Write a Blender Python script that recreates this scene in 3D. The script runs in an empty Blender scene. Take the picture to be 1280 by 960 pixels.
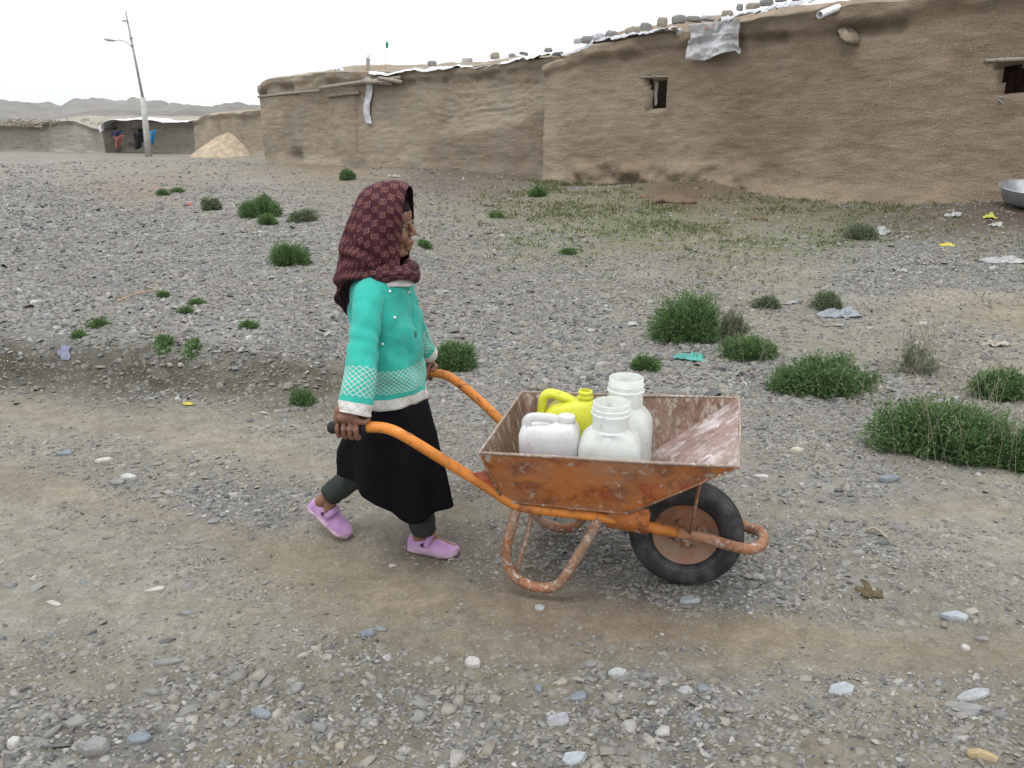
import bpy, math, random
import numpy as np
from mathutils import Vector, Matrix
R = math.radians
random.seed(5)
RNG = np.random.default_rng(11)
SC = bpy.context.scene
COL = SC.collection

# ------------------------------------------------------------------ camera
CAM_H, PITCH, FPX = 1.5, R(17.74), 1000.0      # eye height, downward tilt, focal length in 1280-px units
cam = bpy.data.cameras.new('camera')
camo = bpy.data.objects.new('camera', cam)
COL.objects.link(camo)
camo.location = (0, 0, CAM_H)
camo.rotation_euler = (math.pi/2 - PITCH, 0, 0)
cam.sensor_width = 36
cam.lens = 36*FPX/1280
cam.clip_start = 0.05
cam.clip_end = 5000
SC.camera = camo

# ------------------------------------------------------------------ overcast sky and soft sun
SUN_EL, SUN_AZ = R(70), R(215)
w = bpy.data.worlds.new('World'); SC.world = w
w.use_nodes = True
nt = w.node_tree; nt.nodes.clear()
sky = nt.nodes.new('ShaderNodeTexSky'); sky.sky_type = 'NISHITA'; sky.sun_disc = False
sky.sun_elevation = SUN_EL; sky.sun_rotation = SUN_AZ
sky.air_density = 1.0; sky.dust_density = 4.0; sky.ozone_density = 1.0
hs = nt.nodes.new('ShaderNodeHueSaturation'); hs.inputs['Saturation'].default_value = 0.10
cl = nt.nodes.new('ShaderNodeMix'); cl.data_type = 'RGBA'; cl.inputs[0].default_value = 0.72
nz = nt.nodes.new('ShaderNodeTexNoise'); nz.inputs['Scale'].default_value = 1.6; nz.inputs['Detail'].default_value = 4
cr = nt.nodes.new('ShaderNodeValToRGB')
cr.color_ramp.elements[0].position = 0.3; cr.color_ramp.elements[0].color = (11.5, 11.8, 12.2, 1)
cr.color_ramp.elements[1].position = 0.7; cr.color_ramp.elements[1].color = (15.0, 15.1, 15.2, 1)
bg = nt.nodes.new('ShaderNodeBackground'); bg.inputs[1].default_value = 0.122
wo = nt.nodes.new('ShaderNodeOutputWorld')
tc = nt.nodes.new('ShaderNodeTexCoord')
L = nt.links.new
L(sky.outputs[0], hs.inputs['Color']); L(hs.outputs[0], cl.inputs[6])
L(tc.outputs['Generated'], nz.inputs['Vector']); L(nz.outputs['Fac'], cr.inputs[0]); L(cr.outputs[0], cl.inputs[7])
sx = nt.nodes.new('ShaderNodeSeparateXYZ'); L(tc.outputs['Generated'], sx.inputs[0])
mr = nt.nodes.new('ShaderNodeMapRange'); mr.inputs[1].default_value = 0.0; mr.inputs[2].default_value = 1.0; mr.inputs[3].default_value = 0.92; mr.inputs[4].default_value = 1.62
L(sx.outputs[2], mr.inputs[0])
gm = nt.nodes.new('ShaderNodeVectorMath'); gm.operation = 'SCALE'; L(cl.outputs[2], gm.inputs[0]); L(mr.outputs[0], gm.inputs['Scale'])
L(gm.outputs[0], bg.inputs[0]); L(bg.outputs[0], wo.inputs[0])
sl = bpy.data.lights.new('sun', 'SUN'); sl.energy = 1.15; sl.angle = R(18); sl.color = (1.0, 0.97, 0.93)
so = bpy.data.objects.new('sun', sl); COL.objects.link(so)
so.rotation_euler = (math.pi/2 - SUN_EL, 0, math.pi - SUN_AZ)
SC.view_settings.view_transform = 'Standard'; SC.view_settings.look = 'None'
SC.view_settings.exposure = -0.10; SC.view_settings.gamma = 1.0
SC.view_settings.use_curve_mapping = False
SC.cycles.use_denoising = True
SC.cycles.max_bounces = 6; SC.cycles.transparent_max_bounces = 10; SC.cycles.volume_bounces = 1
SC.cycles.use_adaptive_sampling = True; SC.cycles.adaptive_threshold = 0.015

# ------------------------------------------------------------------ numeric helpers
def _hash(ix, iy, seed):
    h = (ix.astype(np.int64)*374761393 + iy.astype(np.int64)*668265263 + seed*974634777) & 0x7fffffff
    h = ((h ^ (h >> 13))*1274126177) & 0x7fffffff
    return ((h ^ (h >> 16)) & 0xffff)/65535.0
def vnoise(x, y, seed=0):
    x = np.asarray(x, float); y = np.asarray(y, float)
    ix = np.floor(x); iy = np.floor(y); fx = x-ix; fy = y-iy
    fx = fx*fx*(3-2*fx); fy = fy*fy*(3-2*fy)
    a = _hash(ix, iy, seed); b = _hash(ix+1, iy, seed); c = _hash(ix, iy+1, seed); d = _hash(ix+1, iy+1, seed)
    return (a*(1-fx)+b*fx)*(1-fy) + (c*(1-fx)+d*fx)*fy - 0.5
def fbm(x, y, seed=0, oct=4):
    s = 0; a = 1
    for k in range(oct):
        s = s + a*vnoise(np.asarray(x)*2**k+17.3*k, np.asarray(y)*2**k-9.1*k, seed+k); a *= 0.5
    return s
def sm(a, b, x):
    t = np.clip((np.asarray(x, float)-a)/(b-a), 0, 1); return t*t*(3-2*t)
CP, SP = math.cos(PITCH), math.sin(PITCH)
def to_px(x, y, z):
    z = np.asarray(z)-CAM_H
    d = np.maximum(y*CP - z*SP, 0.05); u = y*SP + z*CP
    return 640+FPX*x/d, 480-FPX*u/d
def at(px, py, Y):
    u = (px-640)/FPX; v = (480-py)/FPX
    d = Vector((u, CP+v*SP, -SP+v*CP)); return Vector((0, 0, CAM_H)) + d*(Y/d.y)
def depth(x, y, z): return y*CP-(z-CAM_H)*SP

def height(x, y):
    x = np.asarray(x, float); y = np.asarray(y, float)
    edge = 4.45 + 0.12*fbm(x*0.8, y*0.3, 3, 3)*2
    bank = 0.25*sm(0, 0.24, y-edge)*sm(-0.5, -1.6, x)
    rise = sm(6.0, 17.0, y)
    base = 0.42 - 0.12*sm(-6, -16, x)
    h = bank + rise*(base-bank)
    # shallow wheel ruts along the track
    for (x0, y0, x1, y1, dep) in TR:
        t = np.clip(((x-x0)*(x1-x0)+(y-y0)*(y1-y0))/((x1-x0)**2+(y1-y0)**2), -0.6, 1.6)
        dx = x-(x0+t*(x1-x0)); dy = y-(y0+t*(y1-y0)); dd = np.sqrt(dx*dx+dy*dy)
        h = h - dep*np.exp(-(dd/0.16)**2)
    near = np.exp(-((x-0.1)**2/1.2+(y-2.6)**2/0.5))
    amp = 0.030*(1-0.7*near)
    h = h + amp*fbm(x*1.3, y*1.3, 7, 3) + 0.010*fbm(x*7, y*7, 21, 3)*(1-0.5*near)
    h = h + 0.16*sm(7, 20, y)*fbm(x*0.35, y*0.35, 31, 3)*sm(60, 30, y)
    # spill mound of mud and rubble at the foot of the near wall
    h = h + 0.16*np.exp(-(((x-3.0)/1.5)**2+((y-15.6)/0.8)**2)) + 0.10*np.exp(-(((x+0.8)/1.0)**2+((y-17.8)/0.6)**2))
    h = h + 0.30*np.exp(-(((x-7.4)/2.0)**2+((y-11.4)/1.5)**2))
    h = h + 1.2*sm(120, 420, np.sqrt(x*x+y*y))*fbm(x*0.01, y*0.01, 5, 3)
    return h
TR = [(-1.9, 2.98, 1.45, 2.10, 0.022), (-3.0, 4.1, -0.9, 3.75, 0.015)]
def hgt(x, y): return float(height(np.array([x]), np.array([y]))[0])
def ground(px, py):
    """world point where the sight line through a pixel of the photo meets the terrain"""
    lo, hi = 1.0, 400.0
    for _ in range(50):
        mid = math.sqrt(lo*hi); P = at(px, py, mid)
        if P.z > hgt(P.x, P.y): lo = mid
        else: hi = mid
    P = at(px, py, lo); return Vector((P.x, P.y, hgt(P.x, P.y)))

# ------------------------------------------------------------------ scene-graph helpers
def tag(o, label=None, cat=None, group=None, kind=None):
    if label: o['label'] = label
    if cat: o['category'] = cat
    if group: o['group'] = group
    if kind: o['kind'] = kind
    return o
def thing(name, label, cat, loc=(0, 0, 0), rotz=0.0, group=None):
    o = bpy.data.objects.new(name, None); COL.objects.link(o)
    o.empty_display_size = 0.1
    o.location = loc; o.rotation_euler = (0, 0, rotz)
    return tag(o, label, cat, group)
def mat_of(o): return Matrix.Translation(o.location) @ o.rotation_euler.to_matrix().to_4x4()
class MB:
    def __init__(s): s.v = []; s.f = []; s.mi = []; s.uv = {}; s.m = 0
    def add(s, vs, fs, m=None, uv=None):
        b = len(s.v); s.v += [tuple(map(float, p)) for p in vs]
        for f in fs: s.f.append(tuple(i+b for i in f)); s.mi.append(s.m if m is None else m)
        if uv is not None:
            for i, q in enumerate(uv): s.uv[b+i] = q
        return s
    def xf(s, M, start=0):
        for i in range(start, len(s.v)): s.v[i] = tuple(M @ Vector(s.v[i]))
        return s
    def build(s, name, mats, parent=None, smooth=True, world=False, mods=(), angle=None):
        return mesh_obj(name, s.v, s.f, mats, parent, smooth, world, s.mi, s.uv, mods, angle)
def mesh_obj(name, v, f, mats, parent=None, smooth=True, world=False, mi=None, uv=None, mods=(), angle=None):
    me = bpy.data.meshes.new(name)
    if world and parent is not None:
        inv = mat_of(parent).inverted(); v = [tuple(inv @ Vector(p)) for p in v]
    me.from_pydata(v, [], f)
    if not isinstance(mats, (list, tuple)): mats = [mats]
    for m in mats: me.materials.append(m)
    if mi is not None and len(mats) > 1: me.polygons.foreach_set('material_index', mi)
    if uv:
        lay = me.uv_layers.new(name='UVMap'); vi = np.zeros(len(me.loops), int); me.loops.foreach_get('vertex_index', vi)
        a = np.zeros((len(me.vertices), 2)); 
        for k, q in uv.items(): a[k] = q
        lay.data.foreach_set('uv', a[vi].ravel())
    if smooth: me.polygons.foreach_set('use_smooth', [True]*len(me.polygons))
    me.update()
    o = bpy.data.objects.new(name, me); COL.objects.link(o)
    if parent is not None: o.parent = parent
    if angle is not None:
        try: me.set_sharp_from_angle(angle=R(angle))
        except Exception: pass
    for kind, kw in mods:
        md = o.modifiers.new(kind.lower(), kind)
        for k, q in kw.items(): setattr(md, k, q)
    return o
def np_obj(name, V, F4, mats, parent=None, smooth=False, mi=None):
    """big quad meshes straight from numpy arrays"""
    me = bpy.data.meshes.new(name); n = F4.shape[1]
    me.vertices.add(len(V)); me.vertices.foreach_set('co', np.ascontiguousarray(V, dtype=np.float32).ravel())
    me.loops.add(F4.size); me.loops.foreach_set('vertex_index', np.ascontiguousarray(F4, dtype=np.int32).ravel())
    me.polygons.add(len(F4)); me.polygons.foreach_set('loop_start', np.arange(0, F4.size, n, dtype=np.int32))
    try: me.polygons.foreach_set('loop_total', np.full(len(F4), n, dtype=np.int32))
    except Exception: pass
    if not isinstance(mats, (list, tuple)): mats = [mats]
    for m in mats: me.materials.append(m)
    if mi is not None: me.polygons.foreach_set('material_index', np.ascontiguousarray(mi, dtype=np.int32))
    me.polygons.foreach_set('use_smooth', np.full(len(F4), smooth))
    me.update(calc_edges=True); me.validate()
    o = bpy.data.objects.new(name, me); COL.objects.link(o)
    if parent is not None: o.parent = parent
    return o
def grid_faces(nx, ny, base=0):
    i = np.arange(nx-1)[:, None]*ny + np.arange(ny-1)[None, :]
    return np.stack([i, i+ny, i+ny+1, i+1], -1).reshape(-1, 4)+base
def catmull(pts, n=8, closed=False):
    pts = [Vector(p) for p in pts]; out = []; m = len(pts)
    rng = range(m) if closed else range(m-1)
    for i in rng:
        if closed: a, b, c, d = pts[(i-1) % m], pts[i], pts[(i+1) % m], pts[(i+2) % m]
        else: a, b, c, d = pts[max(i-1, 0)], pts[i], pts[i+1], pts[min(i+2, m-1)]
        for k in range(n):
            t = k/n; t2 = t*t; t3 = t2*t
            out.append(0.5*((2*b)+(-a+c)*t+(2*a-5*b+4*c-d)*t2+(-a+3*b-3*c+d)*t3))
    if not closed: out.append(pts[-1])
    return out
def tube(mb, pts, r, n=12, cap=True, m=None, closed=False, flat=None, wob=0.0):
    """sweep a round (or flattened) section along points; r is a number or a list"""
    pts = [Vector(p) for p in pts]; k = len(pts)
    rs = [r]*k if not isinstance(r, (list, tuple)) else [float(np.interp(i/(k-1), np.linspace(0, 1, len(r)), r)) for i in range(k)]
    vs = []; up = Vector((0, 0, 1)); prev = None
    for i, p in enumerate(pts):
        if closed: t = pts[(i+1) % k]-pts[(i-1) % k]
        else: t = pts[min(i+1, k-1)]-pts[max(i-1, 0)]
        t.normalize()
        if prev is None:
            a = up if abs(t.z) < 0.9 else Vector((0, 1, 0)); nrm = (a-t*a.dot(t)).normalized()
        else: nrm = (prev-t*prev.dot(t)).normalized()
        prev = nrm; b = t.cross(nrm)
        for j in range(n):
            a = 2*math.pi*j/n; ca, sa = math.cos(a), math.sin(a)
            fx = fy = 1.0
            if flat: fx, fy = flat
            rr = rs[i]*(1+wob*(random.random()-0.5))
            vs.append(p + nrm*(ca*rr*fx) + b*(sa*rr*fy))
    fs = []
    for i in range(k if closed else k-1):
        for j in range(n):
            a = i*n+j; b_ = i*n+(j+1) % n; c = ((i+1) % k)*n+(j+1) % n; d = ((i+1) % k)*n+j
            fs.append((a, b_, c, d))
    if cap and not closed: fs.append(tuple(range(n-1, -1, -1))); fs.append(tuple((k-1)*n+j for j in range(n)))
    uv = [(j/n, i/k) for i in range(k) for j in range(n)]
    return mb.add(vs, fs, m, uv)
def lathe(mb, prof, n=32, m=None, axis='z', c=(0, 0, 0)):
    """prof: (radius, height) pairs turned round an axis"""
    vs = []
    for (r, h) in prof:
        for j in range(n):
            a = 2*math.pi*j/n; x, y, z = r*math.cos(a), r*math.sin(a), h
            if axis == 'y': x, y, z = r*math.cos(a), h, r*math.sin(a)
            if axis == 'x': x, y, z = h, r*math.cos(a), r*math.sin(a)
            vs.append((x+c[0], y+c[1], z+c[2]))
    fs = [(i*n+j, i*n+(j+1) % n, (i+1)*n+(j+1) % n, (i+1)*n+j) for i in range(len(prof)-1) for j in range(n)]
    return mb.add(vs, fs, m)
def sphere(mb, c, r, nu=20, nv=14, rot=None, m=None):
    """closed ellipsoid; r a number or three radii"""
    if not isinstance(r, (tuple, list)): r = (r, r, r)
    vs = [(0, 0, 1)]; 
    for i in range(1, nv):
        t = math.pi*i/nv
        for j in range(nu):
            a = 2*math.pi*j/nu; vs.append((math.sin(t)*math.cos(a), math.sin(t)*math.sin(a), math.cos(t)))
    vs.append((0, 0, -1))
    M_ = (rot or Matrix.Identity(3))
    vs = [M_ @ Vector((p[0]*r[0], p[1]*r[1], p[2]*r[2])) + Vector(c) for p in vs]
    fs = [(0, 1+j, 1+(j+1) % nu) for j in range(nu)]
    for i in range(nv-2):
        for j in range(nu):
            a = 1+i*nu+j; b = 1+i*nu+(j+1) % nu; fs.append((a, a+nu, b+nu, b))
    e = len(vs)-1; s0 = 1+(nv-2)*nu
    fs += [(s0+j, e, s0+(j+1) % nu) for j in range(nu)]
    return mb.add(vs, fs, m)
def boxm(mb, c, s, rot=None, m=None, taper=1.0):
    vs = []
    for z in (-1, 1):
        for (x, y) in ((-1, -1), (1, -1), (1, 1), (-1, 1)):
            q = taper if z > 0 else 1.0
            vs.append(Vector((x*s[0]/2*q, y*s[1]/2*q, z*s[2]/2)))
    if rot is not None: vs = [rot @ p for p in vs]
    vs = [p+Vector(c) for p in vs]
    return mb.add(vs, [(3, 2, 1, 0), (4, 5, 6, 7), (0, 1, 5, 4), (1, 2, 6, 5), (2, 3, 7, 6), (3, 0, 4, 7)], m)
def supring(cx, cy, z, rx, ry, e=2.0, n=40):
    out = []
    for j in range(n):
        a = 2*math.pi*j/n; c, s = math.cos(a), math.sin(a)
        out.append(Vector((cx+rx*math.copysign(abs(c)**(2/e), c), cy+ry*math.copysign(abs(s)**(2/e), s), z)))
    return out
def loft(mb, rings, cap0=True, cap1=True, m=None, uvf=None):
    n = len(rings[0]); vs = [p for r_ in rings for p in r_]
    fs = [(i*n+j, i*n+(j+1) % n, (i+1)*n+(j+1) % n, (i+1)*n+j) for i in range(len(rings)-1) for j in range(n)]
    if cap0: fs.append(tuple(range(n-1, -1, -1)))
    if cap1: fs.append(tuple((len(rings)-1)*n+j for j in range(n)))
    uv = [uvf(i, j, vs[i*n+j]) for i in range(len(rings)) for j in range(n)] if uvf else None
    return mb.add(vs, fs, m, uv)
def bake(mb, voxel, smooth_it=4, fac=0.5):
    """fuse overlapping volumes into one skin"""
    me = bpy.data.meshes.new('tmp'); me.from_pydata(mb.v, [], mb.f); me.update()
    o = bpy.data.objects.new('tmp', me); COL.objects.link(o)
    md = o.modifiers.new('r', 'REMESH'); md.mode = 'VOXEL'; md.voxel_size = voxel
    if smooth_it:
        s_ = o.modifiers.new('s', 'SMOOTH'); s_.factor = fac; s_.iterations = smooth_it
    dg = bpy.context.evaluated_depsgraph_get(); ev = o.evaluated_get(dg); m2 = ev.to_mesh()
    V = np.zeros(len(m2.vertices)*3); m2.vertices.foreach_get('co', V); V = V.reshape(-1, 3)
    F = [tuple(p.vertices) for p in m2.polygons]
    ev.to_mesh_clear(); bpy.data.objects.remove(o); bpy.data.meshes.remove(me)
    return V, F

# ------------------------------------------------------------------ material helpers
class NT:
    def __init__(s, name):
        s.mat = bpy.data.materials.new(name); s.mat.use_nodes = True
        s.t = s.mat.node_tree; s.t.nodes.clear(); s.out = s.n('ShaderNodeOutputMaterial')
    def n(s, typ, **kw):
        nd = s.t.nodes.new(typ)
        for k, v in kw.items(): setattr(nd, k, v)
        return nd
    def put(s, sock, v):
        if v is None: return
        if hasattr(v, 'is_output') or isinstance(v, bpy.types.NodeSocket): s.t.links.new(v, sock)
        elif isinstance(v, (tuple, list)): sock.default_value = tuple(v)+((1,) if len(v) == 3 and sock.type == 'RGBA' else ())
        else: sock.default_value = v
    def coord(s, which='Object', scale=None, rot=None):
        o = s.n('ShaderNodeTexCoord').outputs[which]
        if which == 'Position': pass
        if scale or rot:
            mp = s.n('ShaderNodeMapping'); s.put(mp.inputs['Vector'], o)
            if scale: mp.inputs['Scale'].default_value = scale
            if rot: mp.inputs['Rotation'].default_value = rot
            o = mp.outputs[0]
        return o
    def pos(s, scale=None):
        o = s.n('ShaderNodeNewGeometry').outputs['Position']
        if scale:
            mp = s.n('ShaderNodeMapping'); s.put(mp.inputs['Vector'], o); mp.inputs['Scale'].default_value = scale; o = mp.outputs[0]
        return o
    def noise(s, vec, scale, detail=4, rough=0.55, dist=0.0, col=False):
        nd = s.n('ShaderNodeTexNoise'); s.put(nd.inputs['Vector'], vec)
        nd.inputs['Scale'].default_value = scale; nd.inputs['Detail'].default_value = detail
        nd.inputs['Roughness'].default_value = rough; nd.inputs['Distortion'].default_value = dist
        return nd.outputs['Color' if col else 'Fac']
    def voro(s, vec, scale, feature='F1', out='Distance', rand=1.0):
        nd = s.n('ShaderNodeTexVoronoi'); nd.feature = feature; s.put(nd.inputs['Vector'], vec)
        nd.inputs['Scale'].default_value = scale; nd.inputs['Randomness'].default_value = rand
        return nd.outputs[out]
    def ramp(s, fac, stops, interp='LINEAR'):
        nd = s.n('ShaderNodeValToRGB'); nd.color_ramp.interpolation = interp; e = nd.color_ramp.elements
        while len(e) > 1: e.remove(e[-1])
        for i, (p, c) in enumerate(stops):
            if not isinstance(c, (tuple, list)): c = (c, c, c)
            el = e[0] if i == 0 else e.new(p)
            el.position = p; el.color = tuple(c)+(1,)
        s.put(nd.inputs[0], fac); return nd.outputs[0]
    def mix(s, fac, a, b, mode='MIX'):
        nd = s.n('ShaderNodeMix', data_type='RGBA', blend_type=mode)
        s.put(nd.inputs[0], fac); s.put(nd.inputs[6], a); s.put(nd.inputs[7], b); return nd.outputs[2]
    def math(s, op, a, b=None, c=None):
        nd = s.n('ShaderNodeMath', operation=op); s.put(nd.inputs[0], a)
        if b is not None: s.put(nd.inputs[1], b)
        if c is not None: s.put(nd.inputs[2], c)
        return nd.outputs[0]
    def sep(s, v):
        nd = s.n('ShaderNodeSeparateXYZ'); s.put(nd.inputs[0], v); return nd.outputs
    def bump(s, h, strength=0.4, dist=0.01, normal=None):
        nd = s.n('ShaderNodeBump'); nd.inputs['Strength'].default_value = strength; nd.inputs['Distance'].default_value = dist
        s.put(nd.inputs['Height'], h); s.put(nd.inputs['Normal'], normal); return nd.outputs[0]
    def attr(s, name, out='Color'): 
        nd = s.n('ShaderNodeAttribute', attribute_name=name); return nd.outputs[out]
    def island(s): return s.n('ShaderNodeNewGeometry').outputs['Random Per Island']
    def bsdf(s, color, rough=0.8, metal=0.0, normal=None, spec=0.5, **kw):
        nd = s.n('ShaderNodeBsdfPrincipled')
        s.put(nd.inputs['Base Color'], color); s.put(nd.inputs['Roughness'], rough); s.put(nd.inputs['Metallic'], metal)
        s.put(nd.inputs['Normal'], normal); s.put(nd.inputs['Specular IOR Level'], spec)
        for k, v in kw.items(): s.put(nd.inputs[k.replace('_', ' ')], v)
        return nd.outputs[0]
    def done(s, shader):
        s.t.links.new(shader, s.out.inputs['Surface']); return s.mat
def lin(r, g, b, k=1.0): return tuple(k*((c/255)/12.92 if c <= 10 else (((c/255)+0.055)/1.055)**2.4) for c in (r, g, b))
def plain(name, col, rough=0.7, spec=0.4, nscale=30, var=0.25, bump=0.2, bd=0.003, metal=0.0):
    N = NT(name); v = N.coord('Object'); n = N.noise(v, nscale, 5)
    c = N.mix(N.ramp(n, [(0.3, 0.0), (0.7, 1.0)]), tuple(q*(1-var) for q in col), tuple(min(1, q*(1+var)) for q in col))
    return N.done(N.bsdf(c, rough, metal, N.bump(n, bump, bd), spec))
# ------------------------------------------------------------------ what covers the ground where
# (photo sample x, y, ground colour as seen, with the shade under the barrow, share of loose stone, share of green)
GS = [(50,205,(150,145,140),.5,.1),(250,215,(150,140,128),.35,.1),(170,238,(150,132,118),.3,0),(60,260,(144,147,150),.95,0),
(200,300,(142,145,148),.95,0),(100,380,(140,143,146),1,0),(300,400,(148,148,146),.95,0),(380,300,(148,146,142),.7,0),(300,250,(145,140,135),.5,.1),
(450,250,(140,133,122),.35,.1),(560,228,(112,94,80),.3,0),(430,215,(142,126,106),.2,0),(540,300,(140,135,122),.6,.1),(600,350,(142,138,130),.75,0),
(560,400,(145,144,140),.9,0),(700,420,(145,143,136),.85,0),(700,300,(134,132,108),.45,.5),(800,280,(122,122,88),.25,1),(850,242,(116,92,68),.15,0),
(750,250,(126,120,92),.25,.6),(950,262,(126,114,86),.3,.5),(1050,262,(112,106,82),.3,.6),(1150,285,(104,92,76),.35,.2),(1000,300,(130,130,104),.4,.7),
(1150,322,(140,142,138),.85,.1),(1250,310,(128,122,108),.6,.2),(1100,352,(142,146,146),.95,0),(1250,345,(140,142,138),.85,.1),(1180,378,(156,146,130),.25,0),
(1260,395,(156,144,124),.2,.1),(1000,347,(152,144,126),.3,.1),(900,330,(142,136,112),.4,.4),(960,402,(146,140,126),.45,.1),(1200,425,(150,144,130),.45,.1),
(1080,430,(148,142,128),.5,.2),(780,350,(145,140,128),.6,.1),(1000,490,(146,145,140),.9,0),(900,480,(146,144,138),.85,0),(650,470,(145,143,138),.9,0),
(1050,530,(142,136,126),.75,0),(1000,600,(140,136,128),.7,0),(1100,640,(135,133,128),.8,0),(1250,620,(150,143,130),.5,0),(1200,680,(142,138,128),.55,0),
(50,460,(88,82,70),.6,.1),(200,464,(92,86,74),.6,.1),(350,474,(102,96,82),.5,.1),(50,512,(150,144,130),.3,0),(250,542,(150,143,129),.3,0),
(350,560,(148,142,128),.5,0),(150,572,(140,136,124),.5,0),(50,600,(144,138,126),.4,0),(300,645,(122,121,121),.8,0),(200,640,(138,134,126),.6,0),
(40,622,(152,146,134),.2,0),(150,690,(150,144,132),.35,0),(400,705,(150,139,121),.2,0),(500,742,(146,133,116),.12,0),(650,762,(138,121,106),.1,0),
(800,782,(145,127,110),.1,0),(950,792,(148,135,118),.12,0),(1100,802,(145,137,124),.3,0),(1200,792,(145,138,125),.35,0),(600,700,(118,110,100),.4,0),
(750,695,(98,96,93),.85,0),(850,742,(108,106,103),.95,0),(960,730,(122,120,116),.85,0),(1050,720,(135,130,120),.6,0),(1100,762,(130,126,118),.6,0),  # ground below the wheelbarrow painted darker, its contact shade put into the colour
(50,760,(146,143,134),.5,0),(200,762,(150,146,136),.3,0),(350,792,(138,134,122),.4,0),(100,832,(134,127,114),.45,0),(50,885,(118,115,108),.95,0),
(200,900,(115,112,106),.95,0),(330,880,(122,118,108),.9,0),(450,822,(126,120,106),.5,0),(600,800,(130,122,105),.35,0),(550,900,(122,118,108),.85,0),
(650,850,(130,123,108),.5,0),(700,925,(120,116,106),.9,0),(800,832,(124,120,112),.85,0),(900,862,(122,118,108),.9,0),(1000,842,(135,130,120),.55,0),
(1000,900,(126,120,108),.75,0),(1150,852,(140,131,117),.5,0),(1200,905,(128,122,110),.7,0),(1060,935,(132,123,108),.5,0),(400,940,(126,116,98),.6,0),
(30,195,(150,146,140),.3,.2),(160,200,(146,140,132),.3,.1),(1270,270,(92,74,62),.2,0),(1200,268,(100,84,68),.3,.1)]
GA = np.array([(a, b) for a, b, *_ in GS], float)
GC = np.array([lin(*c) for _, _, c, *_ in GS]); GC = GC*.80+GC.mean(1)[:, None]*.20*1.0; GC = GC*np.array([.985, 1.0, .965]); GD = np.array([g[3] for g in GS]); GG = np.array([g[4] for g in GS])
def cover(x, y, z=None):
    """soil colour, stone share, green share at world positions (warped so that no edge is clean)"""
    x = np.asarray(x, float); y = np.asarray(y, float)
    if z is None: z = height(x, y)
    wx = x + 0.25*(0.4+0.1*y)*fbm(x*1.1, y*1.1, 40, 4); wy = y + 0.25*(0.4+0.1*y)*fbm(x*1.1, y*1.1, 60, 4)
    px, py = to_px(wx, np.maximum(wy, 1.2), z)
    px = np.clip(px, -150, 1430); py = np.clip(py, 190, 1010)
    num = np.zeros((len(x), 3)); de = np.zeros(len(x)); d_ = np.zeros(len(x)); g_ = np.zeros(len(x))
    for k in range(len(GA)):
        q = ((px-GA[k, 0])/1.9)**2 + ((py-GA[k, 1])*(1.0+1.2*sm(520, 240, py)))**2
        wt = 1/(q+120)**1.7
        num += wt[:, None]*GC[k]; d_ += wt*GD[k]; g_ += wt*GG[k]; de += wt
    C, dd = num/de[:, None], d_/de
    # two smooth, compacted wheel tracks
    rx, ry = to_px(x+.05*fbm(x*2, y*2, 51, 3), np.maximum(y+.06*fbm(x*2, y*2, 52, 3), 1.2), z)
    for xs, ys, wd, cc in (((-200, 60, 300, 520, 800, 1100, 1450), (560, 606, 672, 733, 778, 806, 838), 21, (147, 136, 118)), ((-200, 0, 150, 300, 430, 560), (505, 513, 530, 552, 590, 640), 13, (150, 143, 128)), ((-200, 100, 300, 600, 900), (740, 748, 760, 800, 830), 12, (140, 134, 120))):
        b_ = np.exp(-((ry-np.interp(rx, xs, ys))/wd)**2)*(.75+.5*fbm(x*1.7, y*1.7, 57, 3)); b_ = np.clip(b_, 0, .95)
        dd = dd*(1-.88*b_); C = C*(1-.75*b_[:, None])+np.array(lin(*cc))*.75*b_[:, None]
    return C, dd, g_/de

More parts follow.
